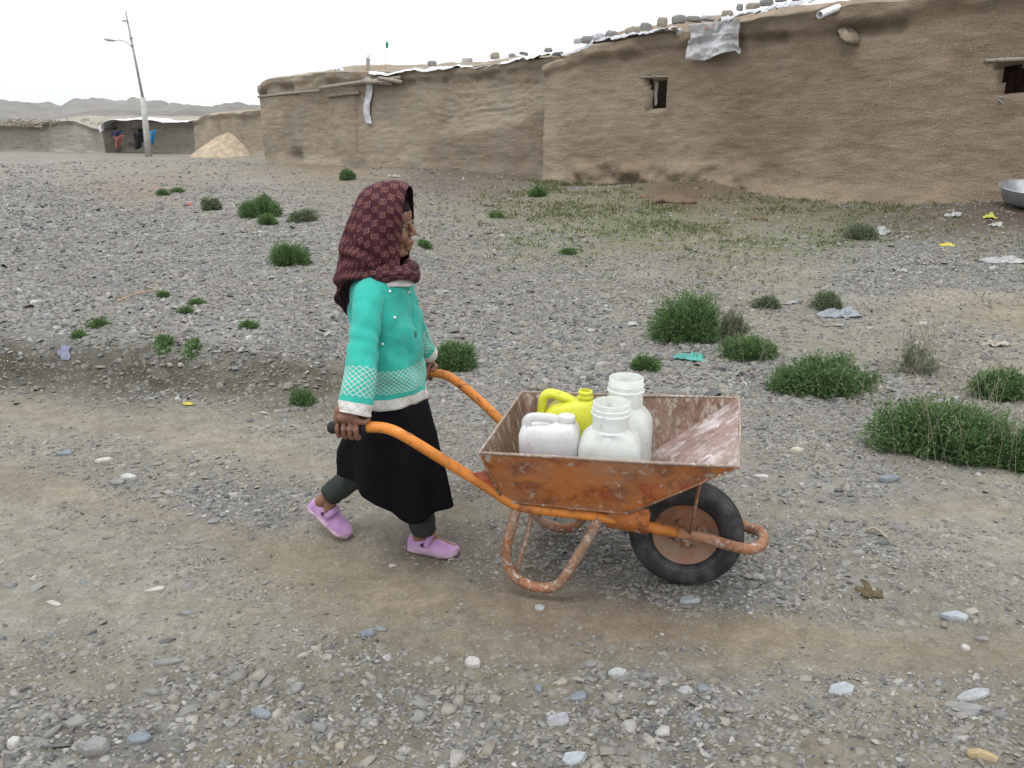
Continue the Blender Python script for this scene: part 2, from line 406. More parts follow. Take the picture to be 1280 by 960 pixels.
# ------------------------------------------------------------------ ground sheet
def axis_x():
    a = [0.0]; s = 0.028
    while a[-1] < 1380:
        a.append(a[-1]+s)
        if a[-1] > 3.0: s = min(s*1.045, 60)
    a = np.array(a); return np.concatenate([-a[:0:-1], a])
def axis_y():
    a = [1.0]; s = 0.026
    while a[-1] < 1340:
        a.append(a[-1]+s)
        if a[-1] > 4.2: s = min(s*1.022, 60)
    b = [1.0]; s = 0.08
    while b[-1] > -60: b.append(b[-1]-s); s *= 1.15
    return np.array(b[:0:-1]+a)
def m_ground():
    N = NT('stony_soil'); P = N.pos(); col = N.attr('soil_and_shade'); sp = N.sep(N.attr('share', 'Vector'))
    n1 = N.noise(P, 1.7, 6, 0.6); n2 = N.noise(P, 14, 6, 0.65); n3 = N.noise(P, 90, 4, 0.7)
    v1 = N.voro(P, 70, 'F1', 'Color'); v1d = N.voro(P, 70); v2 = N.voro(P, 26, 'F1', 'Color'); v2d = N.voro(P, 26)
    v3 = N.voro(N.pos((1, 1.6, 1)), 9, 'F1', 'Color')
    base = N.mix(1.0, col, N.ramp(n1, [(0.3, (.80, .78, .76)), (0.7, (1.14, 1.13, 1.1))]), 'MULTIPLY')
    base = N.mix(1.0, base, N.ramp(n2, [(0.3, (.74, .73, .72)), (0.7, (1.2, 1.2, 1.2))]), 'MULTIPLY')
    base = N.mix(1.0, base, N.ramp(n3, [(0.3, (.72, .72, .72)), (0.75, (1.25, 1.25, 1.25))]), 'MULTIPLY')
    g1 = N.math('MULTIPLY', N.ramp(N.sep(v1)[0], [(0.45, 0), (0.6, 1)]), N.ramp(v1d, [(0.35, 1), (0.5, 0)]))
    g1 = N.math('MULTIPLY', g1, N.math('MULTIPLY_ADD', sp[0], 0.8, 0.15))
    stone = N.ramp(N.sep(v1)[1], [(0, (.07, .075, .08)), (.5, (.20, .20, .19)), (.85, (.30, .29, .27)), (1, (.48, .47, .44))])
    c = N.mix(N.math('MULTIPLY', g1, 0.8), base, stone)
    g2 = N.math('MULTIPLY', N.ramp(N.sep(v2)[0], [(0.5, 0), (0.6, 1)]), N.ramp(v2d, [(0.35, 1), (0.45, 0)]))
    g2 = N.math('MULTIPLY', g2, sp[0])
    c = N.mix(N.math('MULTIPLY', g2, 0.75), c, N.ramp(N.sep(v2)[1], [(0, (.08, .085, .09)), (.5, (.2, .2, .195)), (1, (.38, .37, .35))]))
    far = N.math('MULTIPLY', N.ramp(N.sep(v3)[0], [(0.3, 0), (0.8, 1)]), N.math('MULTIPLY', sp[0], 0.35))
    c = N.mix(far, c, N.ramp(N.sep(v3)[1], [(0, (.10, .10, .10)), (1, (.30, .295, .28))]))
    gr = N.math('MULTIPLY', sp[1], N.ramp(N.noise(P, 5, 6, 0.7), [(0.45, 0), (0.62, 0.75)]))
    c = N.mix(gr, c, N.mix(n2, (.045, .065, .02), (.12, .13, .05)))
    h = N.math('ADD', N.math('MULTIPLY', n3, 0.4), N.math('MULTIPLY', N.ramp(v1d, [(0, 1), (0.5, 0)]), N.math('MULTIPLY', g1, 0.8)))
    h = N.math('ADD', h, N.math('MULTIPLY', n2, 0.8)); h = N.math('ADD', h, N.math('MULTIPLY', g2, N.ramp(v2d, [(0, 1), (0.45, 0)])))
    return N.done(N.bsdf(c, 0.93, 0, N.bump(h, 0.75, 0.012), 0.25))
AX, AY = axis_x(), axis_y()
XX, YY = np.meshgrid(AX, AY, indexing='ij'); xf, yf = XX.ravel(), YY.ravel(); zf = height(xf, yf)
gnd = np_obj('ground', np.stack([xf, yf, zf], -1), grid_faces(len(AX), len(AY))[:, [0, 1, 2, 3]], m_ground(), smooth=True)
tag(gnd, 'stony dirt track and gravelly waste ground running back to the hills', None, None, 'structure')
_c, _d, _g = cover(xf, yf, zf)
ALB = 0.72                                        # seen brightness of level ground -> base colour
for nm, arr in (('soil_and_shade', np.concatenate([_c*ALB, np.ones((len(xf), 1))], 1)), ('share', np.stack([_d, _g, 0*_d, 0*_d+1], 1))):
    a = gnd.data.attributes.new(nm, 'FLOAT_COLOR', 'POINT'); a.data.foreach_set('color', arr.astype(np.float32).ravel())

# ------------------------------------------------------------------ loose shale and gravel (uncountable)
def m_stone(name='shale', k=1.0):
    N = NT(name); r = N.island(); P = N.pos()
    c = N.ramp(r, [(0, (.055, .06, .07)), (.15, (.12, .125, .135)), (.33, (.225, .225, .215)), (.50, (.19, .205, .22)), (.62, (.29, .285, .265)),
                   (.78, (.23, .205, .17)), (.90, (.32, .31, .29)), (.97, (.38, .375, .36)), (1, (.46, .45, .43))])
    c = N.mix(1.0, c, (k, k, k), 'MULTIPLY')
    n = N.noise(P, 60, 5, 0.7); n2 = N.noise(P, 3.5, 4)
    c = N.mix(1.0, c, N.ramp(n, [(0.3, (.75, .75, .75)), (0.7, (1.2, 1.2, 1.2))]), 'MULTIPLY')
    c = N.mix(N.ramp(n2, [(0.4, 0.1), (0.65, 0.65)]), c, (.19, .172, .142))
    return N.done(N.bsdf(c, 0.72, 0, N.bump(n, 0.5, 0.004), 0.35))
STONE = m_stone('shale', 0.86)
def flakes(x, y, size, tilt=0.35, flat=(0.10, 0.38), sink=0.25):
    n = len(x); z = height(x, y); k = 5
    ang = np.sort(RNG.random((n, k))*0.9 + np.arange(k)[None, :]*1.0, 1)/k*2*math.pi
    rad = 0.55+0.65*RNG.random((n, k)); el = 0.30+0.60*RNG.random(n)
    X = np.cos(ang)*rad; Y = np.sin(ang)*rad*el[:, None]
    th = RNG.uniform(*flat, n)*RNG.random(n)**0.3
    tx = (RNG.random((n, 1))-.5)*0.35; ty = (RNG.random((n, 1))-.5)*0.35; tp = 0.62+0.3*RNG.random((n, 1))
    top = np.stack([X*tp+tx, Y*tp+ty, np.repeat(th[:, None], k, 1)*(0.8+0.5*RNG.random((n, k)))], -1)
    bot = np.stack([X, Y, -np.repeat(th[:, None], k, 1)*0.7], -1)
    V = np.concatenate([bot, top], 1)*(size/2)[:, None, None]
    a, b = RNG.normal(0, tilt, n), RNG.normal(0, tilt, n); yaw = RNG.normal(0.12, 0.55, n)+math.pi*(RNG.random(n) < .5)
    ca, sa = np.cos(a), np.sin(a); y1 = V[..., 1]*ca[:, None]-V[..., 2]*sa[:, None]; z1 = V[..., 1]*sa[:, None]+V[..., 2]*ca[:, None]
    cb, sb = np.cos(b), np.sin(b); x1 = V[..., 0]*cb[:, None]+z1*sb[:, None]; z2 = -V[..., 0]*sb[:, None]+z1*cb[:, None]
    cy, sy = np.cos(yaw), np.sin(yaw); x2 = x1*cy[:, None]-y1*sy[:, None]; y2 = x1*sy[:, None]+y1*cy[:, None]
    V = np.stack([x2+x[:, None], y2+y[:, None], z2+(z+size*th*(0.5-sink))[:, None]], -1)
    return V
def gravel():
    Vs = []
    bands = [(1.15, 4.3, 6800, (0.010, 0.028)), (4.3, 9.5, 2300, (0.022, 0.052)), (9.5, 17, 620, (0.034, 0.075)), (17, 30, 60, (0.07, 0.13))]
    for (y0, y1, dens, (s0, s1)) in bands:
        W = 0.74*y1+0.9; n = int(2*W*(y1-y0)*dens)
        x = RNG.uniform(-W, W, n); y = RNG.uniform(y0, y1, n); k = np.abs(x) < 0.70*y+0.9; x, y = x[k], y[k]
        _, d, g = cover(x, y)
        cl = 0.55+0.9*fbm(x*2.2, y*2.2, 77, 4)+0.5*fbm(x*9, y*9, 99, 2)
        p = np.clip((d**1.8)*cl*2.5, 0.012, 1)
        k = RNG.random(len(x)) < p; x, y = x[k], y[k]; d = d[k]
        size = s0+(s1-s0)*RNG.random(len(x))**1.7*(0.6+0.8*d)
        big = RNG.random(len(x)) < 0.06*d; size[big] *= RNG.uniform(1.3, 2.4, big.sum())
        Vs.append(flakes(x, y, size))
    for (y0, y1, dens, s0, s1) in ((1.15, 4.3, 420, .026, .068), (4.3, 9.5, 90, .035, .085), (9.5, 17, 22, .06, .12)):
        W = 0.74*y1+0.9; n = int(2*W*(y1-y0)*dens); x = RNG.uniform(-W, W, n); y = RNG.uniform(y0, y1, n)
        _, d, g = cover(x, y); cl = 0.35+1.9*fbm(x*1.6, y*1.6, 87, 4)+.6*fbm(x*6, y*6, 19, 2)
        k = RNG.random(n) < np.clip((d**3)*cl*2.6, .004, 1)*(np.hypot(x-.62, y-2.4) > .22); x, y = x[k], y[k]
        Vs.append(flakes(x, y, s0+(s1-s0)*RNG.random(len(x))**1.8, .22, (.08, .26), .1))
    V = np.concatenate(Vs); n = len(V); b = np.arange(n)[:, None]*10
    quads = np.concatenate([np.stack([b[:, 0]+j, b[:, 0]+(j+1) % 5, b[:, 0]+5+(j+1) % 5, b[:, 0]+5+j], -1) for j in range(5)] +
                           [np.stack([b[:, 0]+5, b[:, 0]+6, b[:, 0]+7, b[:, 0]+8], -1)])
    tri = np.stack([b[:, 0]+5, b[:, 0]+8, b[:, 0]+9, b[:, 0]+9], -1)
    V = V.reshape(-1, 3)
    me = bpy.data.meshes.new('gravel'); tri = tri[:, :3]
    me.vertices.add(len(V)); me.vertices.foreach_set('co', V.astype(np.float32).ravel())
    me.loops.add(quads.size+tri.size); me.loops.foreach_set('vertex_index', np.concatenate([quads.ravel(), tri.ravel()]).astype(np.int32))
    me.polygons.add(len(quads)+len(tri))
    me.polygons.foreach_set('loop_start', np.concatenate([np.arange(len(quads))*4, quads.size+np.arange(len(tri))*3]).astype(np.int32))
    me.materials.append(STONE); me.update(calc_edges=True)
    o = bpy.data.objects.new('gravel', me); COL.objects.link(o)
    tag(o, 'loose grey shale chips and gravel strewn over the track and field', 'gravel', None, 'stuff')
    print('stones', n)
gravel()

def stone(px, py, wpx, label, tone=(.3, .3, .3), thick=0.28, el=0.6, group=None, yaw=None, name='stone', z=None, Y=None):
    """one single slab or rock, lying on the ground where the photo shows it"""
    P = ground(px, py) if Y is None else at(px, py, Y)
    s = wpx/FPX*depth(P.x, P.y, P.z); n = random.choice((6, 7, 8)); mb = MB(); rad = [0.5*s*random.uniform(0.66, 1.14) for _ in range(n)]
    rings = []
    for (k, h) in ((0.94, -0.6), (1.0, 0.0), (0.94, 0.62), (0.74, 0.98)):
        rings.append([Vector((math.cos(2*math.pi*j/n)*rad[j]*k*random.uniform(.95, 1.05), math.sin(2*math.pi*j/n)*rad[j]*k*el*random.uniform(.95, 1.05),
                      s*thick*0.5*h*random.uniform(.85, 1.15))) for j in range(n)])
    loft(mb, rings)
    yaw = random.uniform(-0.4, 0.4) if yaw is None else yaw
    mb.xf(Matrix.Rotation(yaw, 4, 'Z') @ Matrix.Rotation(random.uniform(-.14, .14), 4, 'X') @ Matrix.Rotation(random.uniform(-.12, .12), 4, 'Y'))
    key = 'rock_%.2f_%.2f_%.2f' % tone
    m = bpy.data.materials.get(key)
    if m is None:
        N = NT(key); q = N.coord('Object'); nn = N.noise(q, 45, 6, 0.7); n2 = N.noise(q, 12, 3)
        c = N.mix(1.0, tone, N.ramp(nn, [(0.3, (.7, .7, .7)), (0.7, (1.25, 1.25, 1.25))]), 'MULTIPLY')
        c = N.mix(N.ramp(n2, [(0.5, 0), (0.7, 0.5)]), c, (.2, .175, .145))
        m = N.done(N.bsdf(c, 0.75, 0, N.bump(nn, 0.6, 0.004), 0.3))
    o = mb.build(name, m, smooth=False); o.location = (P.x, P.y, P.z + (s*thick*0.18 if z is None else z))
    return tag(o, label, 'stone', group)
BL, GY, WH, TN, DK = (.165, .19, .22), (.20, .20, .195), (.40, .39, .37), (.28, .25, .20), (.10, .105, .11)
for a in [
 (592, 831, 24, 'knobbly whitish stone alone on the dirt, centre foreground of the photo', WH, .5, .8),
 (461, 794, 26, 'blue-grey flat stone left of the whitish one, on the brown dirt', BL, .35, .6),
 (371, 862, 16, 'small upright-lying pale oblong pebble in the left foreground', GY, .5, 1.5),
 (327, 895, 34, 'smooth light blue oval slab in the lower left foreground', BL, .3, .5),
 (122, 938, 46, 'large dark rounded rock near the lower left corner', GY, .45, .55),
 (18, 932, 20, 'pale block at the very left edge of the foreground', WH, .6, 1.1),
 (96, 905, 32, 'grey flat-faced slab above the dark rounded rock', GY, .35, .8),
 (173, 925, 30, 'bluish slab right of the dark rounded rock', BL, .3, .6),
 (208, 829, 42, 'long thin pale shale splinter in the left foreground', GY, .14, .3),
 (161, 598, 26, 'white pointed slate piece on the track left of the girl', WH, .3, .5),
 (148, 604, 24, 'dull grey slate piece touching the white pointed one', GY, .25, .6),
 (131, 577, 22, 'pale flat stone upper left of the white pointed slate piece', (.40, .39, .36), .3, .5),
 (82, 568, 24, 'bluish-grey slab half sunk in the track near the left edge', BL, .25, .6),
 (196, 737, 30, 'cream shale sliver in the empty rut at left', (.40, .38, .33), .14, .4),
 (68, 755, 24, 'long cream chip lying left of the rut', (.38, .36, .32), .15, .35),
 (863, 752, 38, 'pale grey-green slab on the ground just below the wheelbarrow wheel', (.26, .29, .30), .2, .45),
 (1192, 772, 40, 'blue-white cracked slab at right beyond the rut', (.29, .32, .35), .22, .5),
 (1053, 863, 42, 'pale blue shield-shaped slab in the right foreground', (.29, .315, .34), .16, .6),
 (1213, 871, 68, 'longest flat light grey slab near the right edge', (.29, .30, .31), .12, .3),
 (1205, 885, 54, 'brownish thin slab lying against the longest light grey one', GY, .12, .35),
 (878, 862, 16, 'small steel-blue pointed flake upright in the gravel', BL, .5, 1.1),
 (858, 864, 22, 'grey-white broken slab left of the steel-blue flake', (.29, .30, .31), .25, .8),
 (1228, 800, 18, 'narrow grey oblong stone at right, angled toward the track', GY, .3, .4),
 (1207, 812, 14, 'small pale pointed stone left of the narrow oblong one', (.40, .39, .36), .5, 1.0),
 (700, 900, 34, 'broad flat lilac-grey slab in the middle foreground', (.25, .25, .28), .15, .8),
 (724, 872, 26, 'bluish slab just above the broad lilac-grey slab', BL, .3, .7),
 (772, 843, 26, 'rounded whitish-grey rock at the left end of the gravel patch', (.38, .39, .39), .45, .7),
 (738, 832, 22, 'flat grey stone beside the rounded whitish-grey rock', GY, .3, .6),
 (673, 862, 13, 'small blue pebble alone on the brown dirt', BL, .5, 1.0),
 (702, 854, 24, 'cream flat stone right of the small blue pebble', TN, .25, .5),
 (674, 761, 14, 'pale blue pebble on the smooth rut below the wheelbarrow stand', (.33, .36, .37), .4, .9),
 (718, 948, 36, 'wide blue slab cut by the bottom edge of the photo', (.30, .34, .37), .2, .7),
 (1225, 946, 44, 'yellow-tan slab at the lower right corner', (.34, .26, .15), .25, .4),
 (425, 936, 18, 'tan chunk beside dark shale at the bottom left centre', TN, .5, .8),
 (1104, 680, 22, 'dark flat stone on the track at far right', DK, .25, .5),
 (1110, 601, 28, 'light blue slate block in the gravel below the big green bush', BL, .35, .5),
 (997, 566, 18, 'cream pebble among gravel right of the wheelbarrow tray', (.40, .37, .31), .5, .8),
 (1152, 408, 26, 'pale bar-shaped stone on the bare tan patch at right', (.40, .39, .36), .3, .35),
 (952, 596, 26, 'white curved chip right of the wheelbarrow tray', WH, .15, .35),
 (222, 503-3, 10, 'small white stone at the foot of the earth bank at left', WH, .5, .8),
 (226, 457, 10, 'pale stone resting halfway up the earth bank at left', WH, .5, .8)]:
    stone(*a)

# ------------------------------------------------------------------ short green growth near the houses (uncountable)
def m_leaf(name, a, b, c):
    N = NT(name); r = N.island(); P = N.pos()
    n = N.noise(P, 11, 3); t = N.math('ADD', N.math('MULTIPLY', r, 0.6), N.math('MULTIPLY', n, 0.4))
    col = N.ramp(t, [(0.15, a), (0.5, b), (0.85, c)])
    d = N.bsdf(col, 0.6, 0, None, 0.3); tr = N.n('ShaderNodeBsdfTranslucent'); N.put(tr.inputs[0], N.mix(0.5, col, (.16, .24, .05)))
    mx = N.n('ShaderNodeMixShader'); mx.inputs[0].default_value = 0.22
    N.t.links.new(d, mx.inputs[1]); N.t.links.new(tr.outputs[0], mx.inputs[2]); return N.done(mx.outputs[0])
LEAF_A = m_leaf('fresh_leaf', (.045, .095, .034), (.095, .175, .062), (.17, .26, .11))
LEAF_B = m_leaf('grey_leaf', (.08, .105, .065), (.14, .175, .11), (.22, .25, .16))
GRASSM = m_leaf('short_grass', (.07, .085, .03), (.11, .13, .05), (.17, .16, .08))
STRAW = plain('dry_stalk', (.26, .235, .18), 0.8, 0.2, 60, .2, 0)
def leaflets(C, D, L_, wd, rng):
    """diamond leaflets: centre C, direction D (unit), length, width"""
    n = len(C); up = rng.normal(size=(n, 3)); s = np.cross(D, up); s /= np.linalg.norm(s, axis=1)[:, None]+1e-9
    nr = np.cross(s, D); L_ = L_[:, None]; w_ = wd[:, None]
    return np.stack([C, C+D*L_*.5+s*w_*.5+nr*L_*.08, C+D*L_, C+D*L_*.5-s*w_*.5+nr*L_*.08], 1)
def grass():
    n = 26000; Y = RNG.uniform(6.5, 19, n); X = RNG.uniform(-2.2, 9, n); _, d, g = cover(X, Y)
    k = RNG.random(n) < np.clip(g*1.0*(0.5+1.6*fbm(X*1.5, Y*1.5, 9, 3)), 0, 1); X, Y = X[k], Y[k]
    Z = height(X, Y); C = np.repeat(np.stack([X, Y, Z], -1), 4, 0); C[:, :2] += RNG.normal(0, .03, (len(C), 2))
    D = RNG.normal(0, .7, (len(C), 3)); D[:, 2] = np.abs(D[:, 2])+.5; D /= np.linalg.norm(D, axis=1)[:, None]
    sz = 0.012+0.0030*C[:, 1]
    V = leaflets(C, D, sz*RNG.uniform(.6, 1.4, len(C)), sz*.35, RNG)
    o = np_obj('grass', V.reshape(-1, 3), np.arange(len(V)*4).reshape(-1, 4), GRASSM)
    tag(o, 'thin low green grass in front of the mud houses', 'grass', None, 'stuff')
grass()

def bush(px, py, wpx, hpx, label, cat='bush', name='bush', n=3000, m=None, stalks=0, el=0.75, lsize=1.0, dome=1.0):
    if name == 'tuft': hpx *= .58; n = int(n*.7)
    P = ground(px, py); dp = depth(P.x, P.y, P.z); W = wpx/FPX*dp/2; H = max(hpx/FPX*dp*1.0, W*0.35)
    P = P + Vector((0, W*el*0.5, 0)); P.z = hgt(P.x, P.y)
    rg = np.random.default_rng(int(px*7+py)); leaf = max(0.024, 0.0034*dp)*lsize
    t = thing(name, label, cat, P)
    # twigs spread from the crown of the root; leaflets sit along them
    k = n//14
    th = rg.random(k)*2*math.pi; ph = np.arccos(rg.random(k)**0.8*0.98)
    lump = 0.80+0.42*vnoise(th*1.6+px, ph*2.2, 3)+0.28*vnoise(th*4.1+px, ph*5+3, 8)
    rr = lump*(0.50+0.50*rg.random(k)**0.55)
    nb = 1 if n < 3300 else int(4+wpx/22); hub = np.zeros((k, 3)); sc = np.ones(k)
    if nb > 1:
        ba = rg.random(nb)*6.28; br = rg.random(nb)**.5*.66; bs = rg.uniform(.34, .62, nb); bs[0] = .66; br[0] = .15
        which = rg.choice(nb, k, p=bs**2/np.sum(bs**2)); sc = bs[which]
        hub = np.stack([np.cos(ba[which])*br[which]*W, np.sin(ba[which])*br[which]*W*el, 0*sc], -1)
    T = np.stack([np.sin(ph)*np.cos(th)*W*sc, np.sin(ph)*np.sin(th)*W*el*sc, (np.cos(ph)*H*dome+.06*H)*(sc if nb == 1 else (.35+1.0*sc))], -1)*rr[:, None]+hub
    T[:, 2] *= np.where(np.abs(np.sin(ph)) > .9, 1.0, 1.0)
    V = []
    for j in range(14):
        u = 1-0.055*j*rg.random(k); C = T*u[:, None]+rg.normal(0, leaf*.45, (k, 3)); C[:, 2] = np.maximum(C[:, 2], 0.004)
        D = T/(np.linalg.norm(T, axis=1)[:, None]+1e-6)+rg.normal(0, .75, (k, 3)); D[:, 2] += .35; D /= np.linalg.norm(D, axis=1)[:, None]
        V.append(leaflets(C, D, leaf*rg.uniform(.6, 1.5, k), leaf*rg.uniform(.22, .42, k), rg))
    V = np.concatenate(V).reshape(-1, 3)
    gz = height(V[:, 0]+P.x, V[:, 1]+P.y)-P.z; V[:, 2] = np.maximum(V[:, 2]+gz, gz+.002)
    np_obj('foliage', V, np.arange(len(V)).reshape(-1, 4), m or LEAF_A, t)
    mb = MB(); random.seed(int(px+py))
    for i in range(0, k, max(1, k//45)):
        q = T[i]*.9; tube(mb, [(0, 0, -.01), (q[0]*.45, q[1]*.45, q[2]*.6), tuple(q)], [leaf*.07, leaf*.04], 4, cap=False)
    mb.build('stem', STRAW, t)
    if stalks:
        mb = MB()
        for i in range(stalks):
            a = random.random()*6.28; r_ = random.random()**.5*1.1; x, y = math.cos(a)*r_*W, math.sin(a)*r_*W*el
            h = H*random.uniform(.8, 1.55); z0 = hgt(P.x+x, P.y+y)-P.z; lx, ly = random.uniform(-.3, .3)*h, random.uniform(-.3, .3)*h
            lx *= 1.6; ly *= 1.6; tube(mb, [(x, y, z0), (x+lx*.3, y+ly*.5, z0+h*.5), (x+lx, y+ly, z0+h)], [.0012, .0009, .0006], 4, cap=False)
            for _ in range(3):
                q = random.uniform(.5, 1); sx = random.uniform(-.03, .03)
                tube(mb, [(x+lx*q, y+ly*q, z0+h*q), (x+lx*q+sx, y+ly*q+random.uniform(-.03, .03), z0+h*q+.03)], [.0012, .0006], 3, cap=False)
        mb.build('dry_stalk', STRAW, t)
    return t
for b in [
 dict(px=1196, py=578, wpx=215, hpx=84, label='largest dense green bush spreading at the right edge with dry stalks in it', n=42000, stalks=44, el=.5),
 dict(px=1282, py=592, wpx=80, hpx=66, label='green bush cut by the right edge, in front of the largest bush', n=12000, stalks=20, el=.6),
 dict(px=1258, py=502, wpx=96, hpx=44, label='green bush at the right edge, behind the largest bush', n=12000, stalks=24, el=.6),
 dict(px=1035, py=494, wpx=185, hpx=50, label='wide low green bush with dry stems, middle of the row right of the wheelbarrow', n=24000, stalks=36, el=.5),
 dict(px=944, py=452, wpx=88, hpx=36, label='low spreading green plant just right of the tall round bush', n=9000, stalks=10, el=.6),
 dict(px=860, py=430, wpx=104, hpx=72, label='tall rounded dark green bush behind the wheelbarrow', n=26000, el=.8, dome=1.0),
 dict(px=912, py=428, wpx=56, hpx=44, label='greyish twiggy weed leaning against the right of the tall round bush', n=4200, m=LEAF_B, stalks=40, el=.6),
 dict(px=1150, py=470, wpx=84, hpx=58, label='sparse dry grey weed stalks between the big bush and the low bush row', n=900, m=LEAF_B, stalks=70, el=.6),
 dict(px=568, py=466, wpx=68, hpx=40, label='rounded green bush right beyond the far barrow handle', n=14000, el=.8),
 dict(px=806, py=463, wpx=40, hpx=16, label='small flat green tuft beyond the white jars', n=4000),
 dict(px=960, py=387, wpx=38, hpx=18, label='small grey-green tuft directly beyond the tall round bush', n=3600, m=LEAF_B),
 dict(px=1040, py=388, wpx=66, hpx=24, label='grey-green tuft next to the crumpled grey plastic sheet', n=6000, m=LEAF_B),
 dict(px=358, py=333, wpx=56, hpx=30, label='round green bush on the gravel behind the girl, nearest of the left bushes', n=12000),
 dict(px=325, py=272, wpx=62, hpx=30, label='biggest green bush of the cluster upper left of the girl', n=9000),
 dict(px=308, py=273, wpx=34, hpx=20, label='left lobe bush touching the biggest one of the cluster', n=4000),
 dict(px=262, py=263, wpx=36, hpx=15, label='grey-green low bush at the left end of the cluster', n=3500, m=LEAF_B),
 dict(px=382, py=278, wpx=52, hpx=16, label='flat grey-green bush at the right end of the cluster', n=4500, m=LEAF_B),
 dict(px=333, py=281, wpx=26, hpx=12, label='little green tuft in front of the biggest bush of the cluster', n=2500),
 dict(px=434, py=225, wpx=20, hpx=12, label='small dark green bush near the foot of the far mud house', n=2500),
 dict(px=672, py=246, wpx=24, hpx=11, label='small dark green tuft in front of where the two mud houses meet', n=2500),
 dict(px=380, py=508, wpx=32, hpx=18, label='green tuft at the foot of the earth bank just left of the girl', n=4000),
 dict(px=121, py=410, wpx=24, hpx=12, label='green tuft on the left gravel, above a smaller one', n=1600, name='tuft', cat='tuft'),
 dict(px=98, py=423, wpx=14, hpx=8, label='tiny green tuft below left of another on the left gravel', n=1000, name='tuft', cat='tuft'),
 dict(px=204, py=435, wpx=22, hpx=12, label='green tuft just above the earth bank at left', n=1600, name='tuft', cat='tuft'),
 dict(px=240, py=442, wpx=17, hpx=9, label='small green tuft at the lip of the earth bank, right of a larger one', n=1200, name='tuft', cat='tuft'),
 dict(px=230, py=393, wpx=20, hpx=8, label='flat pale green tuft amid the left gravel field', n=1200, name='tuft', cat='tuft'),
 dict(px=246, py=382, wpx=17, hpx=8, label='bright green tuft just above right of the flat pale one', n=1200, name='tuft', cat='tuft'),
 dict(px=203, py=372, wpx=15, hpx=7, label='pale tuft farthest back in the left gravel field', n=1000, name='tuft', cat='tuft'),
 dict(px=309, py=411, wpx=22, hpx=8, label='flat green tuft on the gravel left of the girl headscarf tail', n=1300, name='tuft', cat='tuft'),
 dict(px=202, py=244, wpx=19, hpx=7, label='dark tuft far back on the left, beyond the gravel', n=1000, name='tuft', cat='tuft'),
 dict(px=221, py=241, wpx=15, hpx=5, label='thin dark tuft far back right of another dark one', n=900, name='tuft', cat='tuft'),
 dict(px=531, py=310, wpx=17, hpx=11, label='small green tuft right in front of the girl face', n=1600, name='tuft', cat='tuft'),
 dict(px=711, py=318, wpx=24, hpx=9, label='low green tuft on the slope midway up to the near mud house', n=1600, name='tuft', cat='tuft'),
 dict(px=1075, py=300, wpx=60, hpx=22, label='dry brownish weed clump by the white plastic scrap near the wall', n=3500, m=LEAF_B, stalks=30),
 dict(px=620, py=272, wpx=22, hpx=6, label='flat green tuft between the girl and the far wall', n=1000, name='tuft', cat='tuft')]:
    bush(**b)

# ------------------------------------------------------------------ hills far behind
def hills():
    N = NT('bare_hill'); P = N.pos(); n = N.noise(P, .012, 8, .65); n2 = N.noise(P, .06, 6, .7)
    c = N.mix(N.ramp(n, [(.35, 0), (.65, 1)]), (.115, .105, .095), (.21, .195, .175))
    c = N.mix(N.ramp(n2, [(.45, 0), (.7, .6)]), c, (.12, .125, .10))
    m = N.done(N.bsdf(c, .95, 0, N.bump(n2, .8, 4), .1))
    for nm, Y0, D, hh, sd in (('hill', 640, 260, 1.0, 3), ('hill', 1000, 260, 1.35, 9)):
        nx, ny = 360, 46; xs = np.linspace(-1250, 1250, nx); t = np.linspace(0, 1, ny); X, T = np.meshgrid(xs, t, indexing='ij')
        Yc = Y0 + D*T + 40*fbm(X*.004, X*0, sd, 2)
        ridge = (17.5*Y0/640)*hh*(1+.28*fbm(X*.009+sd, X*0+3, sd, 2))
        gul = fbm(X*.045+T*1.5, T*1.5, sd+4, 4)*2.6
        Z = ridge*np.sin(np.minimum(T*1.9, 1.6))*(1+.18*gul)+2.5*fbm(X*.02, Yc*.02, sd+8, 2)*T-1.5*(1-T)
        Z[:, 0] = -3
        V = np.stack([X, Yc, Z], -1).reshape(-1, 3)
        o = np_obj('hills', V, grid_faces(nx, ny), m, smooth=True)
        tag(o, 'bare grey-brown eroded hills low on the horizon' if Y0 < 700 else 'second fainter ridge of bare hills behind the first', None, None, 'structure')
hills()

# ------------------------------------------------------------------ thin damp air over the plain
mb = MB(); boxm(mb, (0, 640, 70), (2900, 1560, 152))
N = NT('damp_air'); vp = N.n('ShaderNodeVolumePrincipled'); vp.inputs['Color'].default_value = (.84, .86, .89, 1); vp.inputs['Density'].default_value = 0.00018; vp.inputs['Anisotropy'].default_value = 0.2
N.t.links.new(vp.outputs[0], N.out.inputs['Volume'])
tag(mb.build('haze', N.mat, smooth=False), 'thin pale haze over the plain and hills', None, None, 'stuff')
